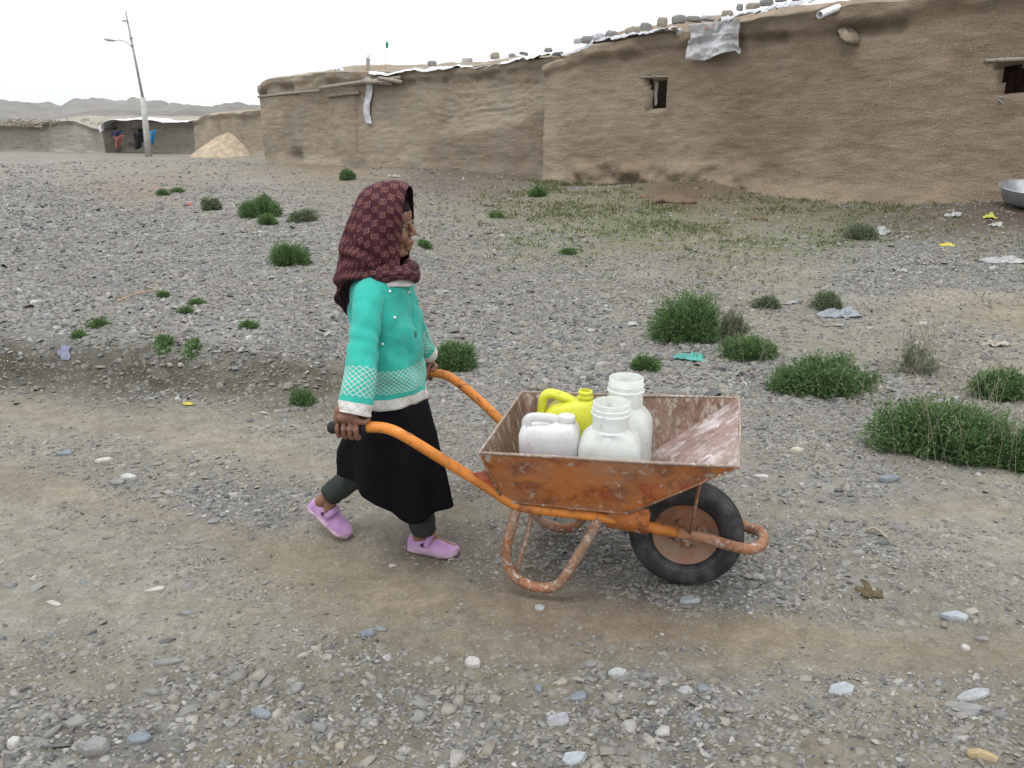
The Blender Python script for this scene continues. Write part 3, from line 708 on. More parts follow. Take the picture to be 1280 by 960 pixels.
# ------------------------------------------------------------------ mud houses
def m_mud(name, a=(.25, .20, .145), b=(.345, .29, .22), streak=0.5, grey=(.30, .285, .25)):
    N = NT(name); P = N.pos(); Ps = N.pos((1, 1, .35)); Ph = N.pos((.6, .6, 2.3))
    n1 = N.noise(P, .55, 5, .6); n2 = N.noise(Ps, 2.6, 6, .65); n3 = N.noise(P, 28, 6, .75); n4 = N.noise(Ph, 3.5, 5, .6)
    c = N.mix(N.ramp(n1, [(.35, 0), (.65, 1)]), a, b)
    c = N.mix(N.math('MULTIPLY', N.ramp(n2, [(.42, 0), (.68, 1)]), streak), c, grey)
    c = N.mix(1.0, c, N.ramp(n4, [(.3, (.80, .80, .80)), (.7, (1.12, 1.12, 1.12))]), 'MULTIPLY')
    c = N.mix(1.0, c, N.ramp(n3, [(.3, (.78, .78, .77)), (.7, (1.2, 1.2, 1.2))]), 'MULTIPLY')
    # bits of straw and small stones in the plaster
    v = N.voro(N.pos((1, 1, 2.4)), 26, 'F1', 'Distance'); vc = N.sep(N.voro(N.pos((1, 1, 2.4)), 26, 'F1', 'Color'))[0]
    fl = N.math('MULTIPLY', N.ramp(v, [(.14, 1), (.26, 0)]), N.ramp(vc, [(.78, 0), (.84, 1)]))
    c = N.mix(fl, c, (.50, .46, .38))
    wv = N.voro(N.mix(.10, N.pos((1, 1, 2.2)), N.noise(P, 3, 4, .6, 0, True)), 1.7, 'DISTANCE_TO_EDGE'); ck = N.math('MULTIPLY', N.ramp(wv, [(0, 1), (.018, 0)]), N.ramp(N.noise(P, .8, 3), [(.5, 0), (.62, .55)]))
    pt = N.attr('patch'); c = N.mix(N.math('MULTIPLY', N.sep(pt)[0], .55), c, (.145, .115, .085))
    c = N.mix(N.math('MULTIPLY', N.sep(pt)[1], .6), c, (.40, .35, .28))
    h = N.math('SUBTRACT', N.math('ADD', N.math('MULTIPLY', n3, .6), n4), N.math('MULTIPLY', ck, .3))
    return N.done(N.bsdf(c, .95, 0, N.bump(h, .9, .05), .15))
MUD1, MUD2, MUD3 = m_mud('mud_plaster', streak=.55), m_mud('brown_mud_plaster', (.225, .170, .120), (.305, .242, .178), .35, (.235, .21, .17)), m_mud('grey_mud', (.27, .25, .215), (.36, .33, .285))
WOOD = plain('weathered_wood', (.25, .22, .185), .85, .2, 18, .35, .6, .006)
DARKC = plain('dark_cloth', (.06, .028, .026), .9, .1, 20, .4)
def adobe(name_label, cat, pts, mat, rows=58, back=6.0, holes=(), roof_rise=0.25, disp=1.0, step=0.055, seed=0, lip=0.07, patch=None, extra=None, name='mud_house'):
    """pts: (px, Y, py_base, py_top) along the foot of the front wall, left to right"""
    B = [at(p[0], p[2], p[1]) for p in pts]; T = [at(p[0], p[3], p[1]) for p in pts]
    s = [0.0]
    for i in range(1, len(B)): s.append(s[-1]+math.hypot(B[i].x-B[i-1].x, B[i].y-B[i-1].y))
    n = int(s[-1]/step)+1; S = np.linspace(0, s[-1], n)
    bx = np.interp(S, s, [b.x for b in B]); by = np.interp(S, s, [b.y for b in B]); tz = np.interp(S, s, [q.z for q in T])
    bz = height(bx, by)-0.12
    dx, dy = np.gradient(bx, S), np.gradient(by, S); L_ = np.hypot(dx, dy); nx_, ny_ = dy/L_, -dx/L_       # outward, toward the viewer
    tz = tz + 0.07*fbm(S*1.7, S*0, seed+2, 4)
    t = np.linspace(0, 1, rows); SS, TT = np.meshgrid(S, t, indexing='ij'); Z = bz[:, None]+(tz-bz)[:, None]*TT
    D = disp*(0.10*fbm(SS*.5, Z*.5, seed, 3)+0.022*fbm(SS*2.2, Z*3.0, seed+5, 4)+0.020*fbm(SS*6, Z*11, seed+9, 4))-.03*disp*np.clip(np.abs(fbm(SS*1.1, Z*2.4, seed+33, 4))*-14+.6, 0, 1)*sm(-.1, .35, fbm(SS*.6, Z*.6, seed+35, 3))
    D += 0.14*(1-sm(0, .16, TT))*(0.6+1.2*vnoise(SS*1.3, SS*0, seed+3)+.3*fbm(SS*5, Z*6, seed+4, 3))
    ov = sm(.90, .95, TT+0.05*fbm(SS*.9, SS*0, seed+7, 3)); D += lip*ov*(1+1.2*fbm(SS*2.5, Z*3, seed+11, 3))
    cav = np.clip(fbm(SS*1.6, SS*0+4, seed+13, 3)*3-.35, 0, 1)*np.exp(-((TT-.885)/.028)**2); D -= .17*cav
    X = bx[:, None]+nx_[:, None]*D; Y = by[:, None]+ny_[:, None]*D
    PX, PY = to_px(X, Y, Z)
    if extra is not None: e = extra(PX, PY, SS, Z); X = X+nx_[:, None]*e; Y = Y+ny_[:, None]*e
    inside = np.zeros(X.shape, bool)
    for (hx0, hy0, hx1, hy1, dpth) in holes:
        w = 1.2*fbm(SS*3, Z*3, seed+21, 3)*4
        q = (PX > hx0+w) & (PX < hx1+w) & (PY > hy0) & (PY < hy1); inside |= q
        X = np.where(q, X-nx_[:, None]*dpth, X); Y = np.where(q, Y-ny_[:, None]*dpth, Y)
    V = np.stack([X, Y, Z], -1).reshape(-1, 3); F = grid_faces(n, rows)
    ins = inside.ravel(); keep = ~ins[F].all(1) if holes else np.ones(len(F), bool)
    root = thing(name, name_label, cat, (float(bx.mean()), float(by.mean()), float(bz.mean())))
    off = np.array(root.location)
    # back and side walls close the volume
    cx, cy = -nx_.mean(), -ny_.mean(); q = math.hypot(cx, cy); cx, cy = cx/q*back, cy/q*back
    V2 = []; F2 = []; m_ = 12
    def side(ax, ay, az0, az1, ex, ey, flip):
        base = len(V)+len(V2); col_ = []
        for i in range(m_):
            u = i/(m_-1)
            for j in range(rows):
                w_ = .08*float(fbm(u*5+seed, j*.1, seed+30, 3)) if 0 < i < m_-1 else 0
                V2.append((ax+(ex-ax)*u+w_*(1 if abs(ey-ay) > abs(ex-ax) else 0), ay+(ey-ay)*u, az0+(az1-az0)*j/(rows-1)))
        f = grid_faces(m_, rows, base); F2.extend((f[:, ::-1] if flip else f).tolist())
    x0, y0 = X[0], Y[0]
    side(bx[0]-0.0, by[0]+.02, bz[0], tz[0], bx[0]+cx, by[0]+cy, True); side(bx[-1], by[-1]+.02, bz[-1], tz[-1], bx[-1]+cx, by[-1]+cy, False)
    side(bx[0]+cx, by[0]+cy, bz[0], tz[0], bx[-1]+cx, by[-1]+cy, True)
    Va = np.concatenate([V, np.array(V2)])-off; Fa = np.concatenate([F[keep], np.array(F2)])
    o = np_obj('wall', Va, Fa, mat, root, smooth=True)
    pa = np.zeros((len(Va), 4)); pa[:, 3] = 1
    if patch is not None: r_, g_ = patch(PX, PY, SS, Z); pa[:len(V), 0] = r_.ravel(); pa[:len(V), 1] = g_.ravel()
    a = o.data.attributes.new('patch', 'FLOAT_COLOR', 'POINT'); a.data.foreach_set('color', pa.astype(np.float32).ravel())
    # roof: same top edge, mounded earth behind
    k = 22; u = np.linspace(0, 1, k); RX = X[:, -1][:, None]+cx*u[None]; RY = Y[:, -1][:, None]+cy*u[None]
    RZ = Z[:, -1][:, None]+roof_rise*np.sin(np.pi*np.clip(u[None]*1.0, 0, 1))*(1+.5*fbm(SS[:, :1]*.8, u[None]*3, seed+15, 3)) + .05*fbm(SS[:, :1]*4, u[None]*20, seed+17, 3)*sm(0, .1, u[None])
    Vr = np.stack([RX, RY, RZ], -1).reshape(-1, 3)-off
    ro = np_obj('roof', Vr, grid_faces(n, k), mat, root, smooth=True)
    return root, (lambda px, out=0.0: _front(px, out)) if False else dict(S=S, bx=bx, by=by, tz=tz, bz=bz, nx=nx_, ny=ny_, D=D, X=X, Y=Y, Z=Z, PX=PX, PY=PY)
def on_wall(G, px, py, out=0.05):
    i = np.argmin((G['PX']-px)**2+(G['PY']-py)**2); i, j = np.unravel_index(i, G['PX'].shape)
    return Vector((G['X'][i, j]+G['nx'][i]*out, G['Y'][i, j]+G['ny'][i]*out, G['Z'][i, j])), Vector((G['nx'][i], G['ny'][i], 0))

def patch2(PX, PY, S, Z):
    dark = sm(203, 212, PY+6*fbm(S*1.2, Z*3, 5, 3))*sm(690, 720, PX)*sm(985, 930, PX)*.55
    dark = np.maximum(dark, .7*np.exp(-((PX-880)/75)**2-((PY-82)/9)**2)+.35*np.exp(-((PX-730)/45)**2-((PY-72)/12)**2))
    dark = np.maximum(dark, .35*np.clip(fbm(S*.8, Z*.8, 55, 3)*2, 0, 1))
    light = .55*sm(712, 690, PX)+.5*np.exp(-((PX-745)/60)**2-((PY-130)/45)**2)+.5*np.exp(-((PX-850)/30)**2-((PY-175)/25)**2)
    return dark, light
def rag2(PX, PY, S, Z):   # rubble spilling out of the foot of the wall; rain-worn gutter below the clay spout
    return .18*sm(196, 216, PY)*sm(700, 730, PX)*sm(970, 930, PX)*(.6+1.6*fbm(S*2.5, Z*3, 71, 3)) - .05*np.exp(-((PX-1058)/9)**2)*sm(40, 70, PY)*sm(110, 70, PY)
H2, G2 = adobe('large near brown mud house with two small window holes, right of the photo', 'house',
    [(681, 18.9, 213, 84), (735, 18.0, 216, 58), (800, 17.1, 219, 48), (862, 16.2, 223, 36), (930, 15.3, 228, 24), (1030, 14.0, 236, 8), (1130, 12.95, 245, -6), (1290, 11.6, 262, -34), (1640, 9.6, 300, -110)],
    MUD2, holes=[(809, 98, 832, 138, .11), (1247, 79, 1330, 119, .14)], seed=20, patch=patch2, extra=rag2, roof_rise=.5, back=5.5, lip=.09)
def ext1(PX, PY, S, Z):
    courses = np.abs(np.sin(Z*21+2.2*fbm(S*.9, Z*.5, 3, 3)*3)); reg = sm(535, 570, PX)*sm(684, 670, PX)*sm(96, 104, PY)*sm(168, 150, PY+ (PX-560)*.12)
    e = -.035*reg*(1-sm(0, .35, courses)) - .03*reg
    e = e - .16*np.exp(-((PX-371)/8)**2-((PY-196)/10)**2)            # burrow at the foot
    e = e - .03*np.exp(-((PX-446)/2.2)**2)*sm(100, 110, PY)*sm(197, 190, PY)   # long crack
    return e
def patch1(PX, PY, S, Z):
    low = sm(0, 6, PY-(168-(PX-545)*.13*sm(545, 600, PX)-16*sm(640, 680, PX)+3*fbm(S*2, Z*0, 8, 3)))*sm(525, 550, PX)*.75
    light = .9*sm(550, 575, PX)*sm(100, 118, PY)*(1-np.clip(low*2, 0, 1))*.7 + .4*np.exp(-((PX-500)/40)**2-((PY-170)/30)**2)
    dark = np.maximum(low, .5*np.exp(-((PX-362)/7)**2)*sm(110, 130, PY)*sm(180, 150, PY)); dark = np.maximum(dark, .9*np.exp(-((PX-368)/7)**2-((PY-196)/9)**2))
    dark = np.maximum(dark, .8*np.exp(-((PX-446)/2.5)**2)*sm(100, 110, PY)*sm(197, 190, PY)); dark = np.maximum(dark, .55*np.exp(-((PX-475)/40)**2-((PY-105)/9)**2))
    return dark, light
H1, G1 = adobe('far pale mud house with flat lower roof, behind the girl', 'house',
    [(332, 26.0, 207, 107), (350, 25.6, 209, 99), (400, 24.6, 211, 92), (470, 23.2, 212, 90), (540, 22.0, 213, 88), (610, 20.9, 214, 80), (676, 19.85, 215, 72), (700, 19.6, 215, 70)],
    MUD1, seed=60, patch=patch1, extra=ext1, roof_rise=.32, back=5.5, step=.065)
PLANK = WOOD
def plank(G, parent, name, px0, py0, px1, py1, r, out=0.1, label=None, cat=None, m=None, Y=None):
    a, _ = on_wall(G, px0, py0, out); b, _ = on_wall(G, px1, py1, out); a.z = at(px0, py0, a.y).z; b.z = at(px1, py1, b.y).z
    mb = MB(); tube(mb, catmull([a, a.lerp(b, .5)+Vector((0, 0, .01)), b], 4), r, 8, wob=.25)
    o = mb.build(name, m or PLANK, parent, world=parent is not None)
    return tag(o, label, cat) if label else o
plank(G2, H2, 'lintel', 800, 97, 837, 96, .017, .0); plank(G2, H2, 'lintel', 1234, 76, 1320, 74, .028, .01)
plank(G1, H1, 'roof_beam', 326, 121, 404, 113, .035, .05); plank(G1, H1, 'roof_beam', 404, 110, 505, 97, .05, .12)
plank(G1, H1, 'roof_beam', 462, 102, 499, 104, .06, .25); plank(G1, H1, 'roof_beam', 484, 98, 515, 103, .05, .35)
plank(G1, H1, 'roof_beam', 412, 120, 450, 116, .05, .05)

def sheet(name, label, cat, fn, nu, nv, mat, thick=.004, group=None):
    """cloth, bag or tarpaulin: fn(u,v) gives a world point"""
    V = np.array([fn(i/(nu-1), j/(nv-1)) for i in range(nu) for j in range(nv)], float); c = V.mean(0); c[2] = V[:, 2].min()
    o = np_obj(name, V-c, grid_faces(nu, nv), mat, smooth=True); o.location = tuple(c)
    md = o.modifiers.new('thickness', 'SOLIDIFY'); md.thickness = thick
    return tag(o, label, cat, group)
def m_plastic(name, col, alpha=.25, rough=.35, tint=None):
    N = NT(name); P = N.pos(); n = N.noise(P, 9, 5); c = N.mix(N.ramp(n, [(.35, 0), (.7, 1)]), tuple(q*.75 for q in col), col)
    if tint: c = N.mix(N.ramp(N.noise(P, 6, 2), [(.60, 0), (.66, .7)]), c, tint)
    d = N.bsdf(c, rough, 0, N.bump(N.noise(P, 14, 4), .6, .02), .5)
    tr = N.n('ShaderNodeBsdfTransparent'); mx = N.n('ShaderNodeMixShader'); mx.inputs[0].default_value = alpha
    N.t.links.new(d, mx.inputs[1]); N.t.links.new(tr.outputs[0], mx.inputs[2]); return N.done(mx.outputs[0])
FILM, WHITEP = m_plastic('clear_film', (.66, .68, .72), .22), m_plastic('white_plastic', (.82, .83, .85), .0)
TARP = m_plastic('printed_film', (.66, .67, .70), .25, .35, (.55, .30, .22))
# tarpaulin hanging over the roof edge
def hang(u, v):
    px = 866+(934-866)*u; top = 32-9*u; bot = 74-8*u+4*math.sin(u*5)
    if u > .93: top, bot = 22, 66
    py = top+(bot-top)*v; p, n = on_wall(G2, px, max(py, 40), 0); q = at(px-3*v*u+2*math.sin(v*4+u*3), py, 16.2-(u*1.0))
    k = .13+.05*math.sin(u*9+v*2)+.04*float(fbm(u*4, v*4, 4, 3))*2
    return (q.x+n.x*k, min(p.y, q.y+.2)+n.y*k, q.z)
sheet('tarpaulin', 'translucent white plastic sheet hanging over the edge of the near mud house', 'plastic sheet', hang, 40, 26, TARP)
def strip(pts, w, seed, lift=.05):
    c = catmull([at(*p) for p in pts], 10)
    def fn(u, v):
        i = u*(len(c)-1); k = int(min(i, len(c)-2)); q = c[k].lerp(c[k+1], i-k)
        return (q.x+.04*float(vnoise(u*30, v*3, seed)), q.y+(v-.25)*w, q.z+lift+.06*float(fbm(u*30, v*3, seed, 3))+.22*min(0.0, float(vnoise(u*9+seed, 0, seed+2))+.12)-(.08 if v < .05 else 0)*float(.6+vnoise(u*15, 0, seed+1)))
    return fn
def roof_y(px): return float(np.interp(px, [332, 350, 400, 470, 540, 610, 676, 681, 735, 800, 862, 930, 1030, 1130, 1290], [26, 25.6, 24.6, 23.2, 22, 20.9, 19.85, 19.3, 18.2, 17.1, 16.2, 15.3, 14, 12.95, 11.6]))
sheet('plastic_sheet', 'white plastic strip along the roof edge of the far mud house', 'plastic sheet',
      strip([(462, 92, 23.2), (505, 89, 22.4), (540, 87, 21.9), (580, 84, 21.3), (620, 79, 20.7), (660, 73, 20.1), (690, 69, 19.7)], .7, 3), 120, 7, WHITEP)
sheet('plastic_sheet', 'grey-white film pinned along the roof edge left of the hanging sheet', 'plastic sheet',
      strip([(700, 71, 18.9), (735, 55, 18.2), (775, 47, 17.5), (810, 43, 16.9), (850, 34, 16.3)], .6, 13), 110, 7, FILM)
sheet('plastic_sheet', 'white film running up the roof edge right of the hanging sheet', 'plastic sheet',
      strip([(900, 27, 15.6), (930, 20, 15.2), (965, 12, 14.8), (1000, 5, 14.4), (1045, -6, 13.8)], .6, 23), 110, 7, FILM)
sheet('plastic_sheet', 'pale crumpled sheet on the rounded left end of the far roof', 'plastic sheet',
      strip([(412, 96, 24.6), (422, 90, 24.5), (432, 92, 24.3)], .8, 33, .12), 22, 8, FILM)
def hang2(u, v):
    px = 456+8*u+2*math.sin(v*7); py = 97+58*v; p, n = on_wall(G1, px, py, .12+.03*math.sin(u*3+v*9)); q = at(px, py, p.y); return (q.x, p.y, q.z)
sheet('plastic_strip', 'long pale plastic strip dangling down the far mud wall', 'plastic sheet', hang2, 6, 30, FILM)
ORD = ['first', 'second', 'third', 'fourth', 'fifth', 'sixth', 'seventh', 'eighth', 'ninth', 'tenth']
# stones that weigh the plastic down
for i, (px, py, wp, tone, th) in enumerate([(540, 84, 13, GY, .8), (585, 80, 16, WH, .6), (620, 75, 14, TN, .9), (640, 74, 10, GY, .6), (655, 72, 12, DK, .5), (685, 68, 12, GY, .7)]):
    stone(px, py, wp, '%s stone from the left weighing down plastic on the far mud house roof' % ORD[i], tone, th*.7, .7, 'stones on the far roof edge', Y=roof_y(px)+.2, z=.08, name='roof_stone')
for i, (px, py, wp, tone, th) in enumerate([(697, 71, 14, DK, .6), (722, 55, 12, WH, 1.0), (738, 54, 24, GY, .7), (752, 52, 22, (.40, .41, .44), .8), (765, 48, 17, GY, 1.1), (790, 43, 24, TN, .7), (806, 38, 17, GY, 1.0), (828, 33, 19, TN, 1.1), (848, 29, 20, GY, .9), (850, 45, 13, WH, 1.2),
        (868, 28, 22, GY, .6), (885, 27, 20, (.35, .34, .33), .5), (908, 21, 15, TN, .8), (925, 14, 10, GY, 1.4), (940, 12, 22, TN, .6), (958, 8, 22, GY, .7), (975, 3, 18, GY, .9), (998, 1, 22, (.42, .43, .45), .7)]):
    stone(px, py, wp, ('%s rough stone left of the hanging plastic sheet on the near roof' % ORD[9-i]) if i < 10 else ('%s rough stone along the near roof, counting right from the hanging plastic sheet' % ORD[i-10]), tone, th*.62, .7, 'stones on the near roof edge', Y=roof_y(px)+.10, z=0.05, name='roof_stone')
# white drain pipe and clay spout
a, n = on_wall(G2, 1030, 15, .1)
t = thing('drain_pipe', 'short white plastic pipe poking out over the near roof edge', 'pipe', at(1031, 16, 13.8))
mb = MB(); lathe(mb, [(.050, 0), (.056, 0), (.056, .5), (.050, .5), (.050, 0)], 20, axis='x'); mb.xf(Matrix.Rotation(R(-20), 4, 'Y') @ Matrix.Rotation(R(35), 4, 'Z') @ Matrix.Translation((-.14, 0, 0)))
mb.build('pipe_body', plain('pvc', (.75, .77, .80), .4, .5), t, angle=40)
p, n = on_wall(G2, 1058, 38, .0)
t = thing('roof_spout', 'broken clay water spout jutting from the near house wall under the white pipe', 'spout', p)
mb = MB(); rings = []
for k, (q, r_) in enumerate(((-.05, .10), (.12, .13), (.26, .12), (.38, .09))): rings.append([Vector((math.cos(a_)*r_*1.35*random.uniform(.7, 1.2), -q*.8, math.sin(a_)*r_*.75*random.uniform(.7, 1.2)-q*.5)) for a_ in np.linspace(0, 6.283, 15)[:-1]])
loft(mb, rings); mb.build('spout_body', plain('spout_clay', (.22, .185, .14), .9, .2, 14, .35, .7, .02), t)
# things at the window holes
p, n = on_wall(G2, 821, 118, 0)
sheet('rag', 'pale torn rag hanging in the narrow window hole of the near house', 'cloth', lambda u, v: (lambda q: (q.x+.01*math.sin(v*9), p.y+.12+.02*math.sin(u*6), q.z))(at(817+6*u*(1-.4*v)+3*v*(1-v), 101+31*v, p.y+.12)), 6, 16, plain('grey_rag', (.30, .26, .22), .9, .1))
p, n = on_wall(G2, 1262, 100, 0)
sheet('curtain', 'dark red curtain inside the wide window hole at the right edge', 'curtain', lambda u, v: (lambda q: (q.x, p.y+.62-.5*u+.03*math.sin(u*25), q.z))(at(1240+110*u, 78+46*v, p.y+.62-.5*u)), 30, 10, DARKC)
sheet('plastic_bag', 'dusty white plastic stuffed along the sill of the wide window hole', 'plastic bag', lambda u, v: (lambda q: (q.x, q.y+.05*math.sin(v*3), q.z+.04*float(fbm(u*6, v*4, 5, 3))))(at(1249+60*u, 119+9*v+2*math.sin(u*9), p.y-.06)), 24, 8, m_plastic('dusty_plastic', (.42, .42, .40), 0))

# ------------------------------------------------------------------ far left: ruined walls, shed, heap, poles
R1, _ = adobe('low ruined mud building with brushwood on its roof at the far left', 'building', [(-60, 46, 187, 156), (30, 45, 188, 157), (60, 44, 188, 158), (62, 43.6, 188, 152), (100, 43, 188, 152), (131, 42.5, 186, 163)], MUD3, rows=22, step=.25, seed=90, back=7, name='mud_building', lip=.15, disp=1.6)
R2, _ = adobe('mud wall with flat top joining behind the gravel heap', 'building', [(245, 39, 187, 152), (262, 38, 187, 144), (300, 36, 190, 141), (338, 34.5, 194, 138)], MUD1, rows=22, step=.25, seed=95, back=6, name='mud_building')
SH, GSH = adobe('mud shed with a white tarpaulin roof behind the lamp pole', 'building', [(138, 44, 184, 151), (150, 43.6, 184, 151), (205, 42.5, 184, 152), (247, 41.5, 185, 153)], MUD3, rows=18, step=.25, seed=99, back=6, holes=[(163, 160, 178, 186, .4)], name='mud_shed')
sheet('tarpaulin', 'white tarpaulin spread over the roof of the far mud shed', 'tarpaulin', strip([(136, 166, 43.2), (139, 154, 43.4), (160, 151, 43), (180, 149.5, 42.6), (215, 152, 42), (246, 153.5, 41.2)], 4.0, 43, .1), 60, 10, WHITEP, .03)
mb = MB()
for i in range(260):
    p = at(random.uniform(0, 128), 158-random.random()*4, 43.5+random.uniform(-.5, 2)); d = Vector((random.uniform(-.7, .7), random.uniform(-.4, .4), random.uniform(-.05, .28)))
    tube(mb, [p, p+d*.5+Vector((0, 0, .05)), p+d], [.03, .015], 4, cap=False)
o = mb.build('brushwood', STRAW); tag(o, 'dry brushwood laid over the ruined mud building at the far left', 'brushwood', None, 'stuff')
def cloth_px(px, py, w_, h_, Y, label, mat, name='hung_cloth'):
    sheet(name, label, 'cloth', lambda u, v: (lambda q: (q.x, q.y+.12*math.sin(u*9+v*2), q.z))(at(px+(u-.5)*w_*(1-.25*v), py+h_*v+1.5*math.sin(u*5), Y)), 14, 10, mat, .02)
cloth_px(190, 163, 10, 17, 41.2, 'bright blue cloth hung in front of the far shed', plain('blue_cloth', (.05, .28, .50), .9, .1, 5, .2))
cloth_px(173, 166, 13, 19, 41.4, 'black cloth hung left of the blue one at the far shed', plain('black_cloth', (.02, .02, .025), .9, .1, 5, .2))
cloth_px(148, 170, 13, 13, 41.8, 'red and pink cloth heap at the left corner of the far shed', plain('red_cloth', (.30, .12, .11), .9, .1, 4, .4))
cloth_px(146, 164, 14, 7, 42.0, 'dark blue bundle above the red cloth at the far shed', plain('navy_cloth', (.05, .06, .12), .9, .1, 4, .4))
def heap():
    c = at(296, 190, 36.5); c.z = hgt(c.x, c.y); Rr = 60/FPX*depth(c.x, c.y, c.z); Hh = 30/FPX*c.y; n, k = 64, 26; V = []
    for i in range(k):
        t = i/(k-1)
        for j in range(n):
            a = 2*math.pi*j/n; r_ = Rr*t*(1+.10*float(vnoise(math.cos(a)*2, math.sin(a)*2, 4))); x, y = r_*math.cos(a), r_*.8*math.sin(a)
            V.append((x+.0, y, Hh*(1-t**1.55)-.02*t+.10*float(fbm(x*1.3, y*1.3, 8, 3))*(1-t*.3)))
    F = [(i*n+j, (i+1)*n+j, (i+1)*n+(j+1) % n, i*n+(j+1) % n) for i in range(k-1) for j in range(n)]
    o = mesh_obj('gravel_heap', V, F, plain('tan_gravel', (.37, .30, .225), .95, .1, 3.5, .25, .8, .06)); o.location = (c.x, c.y+.3, hgt(c.x, c.y)-.02)
    tag(o, 'cone-shaped heap of pinkish tan gravel beside the far mud wall', 'gravel heap')
heap()
CONC, STEEL = plain('pole_concrete', (.42, .41, .39), .85, .2, 6, .2), plain('pole_steel', (.30, .31, .32), .5, .4, 6, .2)
b = at(185, 188, 38.0); b.z = hgt(b.x, b.y)-.05; T0 = at(178.5, 122, b.y); T1 = at(157, 14, b.y)
t = thing('lamp_pole', 'tall thin leaning utility pole with a lamp arm, far left background', 'pole', b)
mb = MB(); tube(mb, [b, b.lerp(T0, .5), T0], [.15, .11], 10); mb.build('pole_base', CONC, t, world=True)
mb = MB(); tube(mb, [T0, T0.lerp(T1, .5), T1], [.062, .035], 8); mb.build('pole_shaft', STEEL, t, world=True)
for (px0, py0, px1, py1) in ((153, 26, 160, 26), (162, 48, 166, 47), (163, 57, 167, 56)):
    mb = MB(); tube(mb, [at(px0, py0, b.y-.05), at(px1, py1, b.y-.05)], .035, 6); mb.build('crossbar', STEEL, t, world=True)
mb = MB(); tube(mb, catmull([at(166, 60, b.y), at(155, 51, b.y-.2), at(142, 50.5, b.y-.4)], 5), .016, 6); mb.build('lamp_arm', STEEL, t, world=True)
mb = MB(); c = at(137, 50, b.y-.4); sphere(mb, c, (.26, .10, .055), 14, 8, Matrix.Rotation(R(8), 3, 'Y')); mb.build('lamp_head', STEEL, t, world=True)
b = at(459, 93, 23.6); t = thing('roof_mast', 'short wooden mast with ragged white top standing on the far roof', 'mast', b)
mb = MB(); tube(mb, [b-Vector((0, 0, .3)), at(460, 73, 23.6)], [.06, .05], 8); mb.build('post', WOOD, t, world=True)
mb = MB()
for (x, y, q) in ((-3, -6, .04), (3, -7, .04), (0, -3, .06), (2, -2, .05)): tube(mb, [at(460, 74, 23.6), at(460+x*.5, 72+y*.5, 23.6), at(460+x, 72+y, 23.6)], [q, q*.4], 6)
mb.build('white_rag', WHITEP, t, world=True)
b = at(482, 88, 22.9); t = thing('flag', 'tiny green flag on a hair-thin rod above the far roof', 'flag', b)
mb = MB(); tube(mb, [b-Vector((0, 0, .2)), at(482.5, 52, 22.9)], .006, 5); mb.build('rod', STEEL, t, world=True)
V = []; 
for i in range(5):
    for j in range(6): q = at(482.5+i*.9*(1-abs(j-2.5)*.2), 52+j*1.6, 22.9+.04*math.sin(i*2+j)); V.append(q)
mesh_obj('cloth', V, grid_faces(5, 6).tolist(), plain('green_cloth', (.03, .32, .20), .9, .1), t, world=True, mods=[('SOLIDIFY', dict(thickness=.01))])

# ------------------------------------------------------------------ basin and litter
c = ground(1288, 257); t = thing('basin', 'wide grey metal basin with a rim, lying on the ground by the right edge', 'basin', c + Vector((0, -.05, .03))); t.rotation_euler = (R(9), R(-2), 0)
ZN = plain('zinc', (.38, .40, .42), .38, .5, 8, .2, .2, .003, .55)
mb = MB(); lathe(mb, [(.0, .02), (.30, .02), (.37, .06), (.42, .20), (.445, .225), (.455, .22), (.43, .19), (.375, .04), (.30, 0), (.0, 0)], 48); mb.build('bowl', ZN, t, angle=50)
def rim(r_, z): return [(r_*math.cos(a), r_*math.sin(a), z) for a in np.linspace(0, 2*math.pi, 49)[:-1]]
mb = MB(); tube(mb, rim(.452, .224), .009, 8, closed=True); mb.build('rim', ZN, t)
def scrap(px, py, wp, hp, label, mat, name='plastic_scrap', cat='litter', lift=.5, seed=1, el=.7):
    P = ground(px, py); dp = depth(P.x, P.y, P.z); W = wp/FPX*dp; H = hp/FPX*dp*lift; D = W*el
    n = 22; V = []
    for i in range(n):
        for j in range(n):
            u, v = i/(n-1)-.5, j/(n-1)-.5; k = 1-.25*abs(u*v)*4; e = 1+.7*float(fbm(u*3.1+seed, v*3.1-seed, seed, 2))
            x, y = u*W*k*e, v*D*k*e; bump_ = max(0, 1-(u*u+v*v)*3.4)
            V.append((x, y, hgt(P.x+x, P.y+y)-P.z+.006+H*(.35+.65*bump_)*abs(.45+2.6*float(fbm(u*4+seed, v*4, seed, 4)))))
    o = mesh_obj(name, V, grid_faces(n, n).tolist(), mat, mods=[('SOLIDIFY', dict(thickness=.0025))]); o.location = P
    return tag(o, label, cat)
TEAL = plain('teal_film', (.05, .27, .23), .4, .5, 12, .3); YEL = plain('yellow_film', (.50, .41, .06), .5, .4, 12, .2)
BLUEW, BLUF = m_plastic('dirty_white_film', (.36, .37, .36), 0), m_plastic('blue_grey_film', (.24, .26, .29), 0)
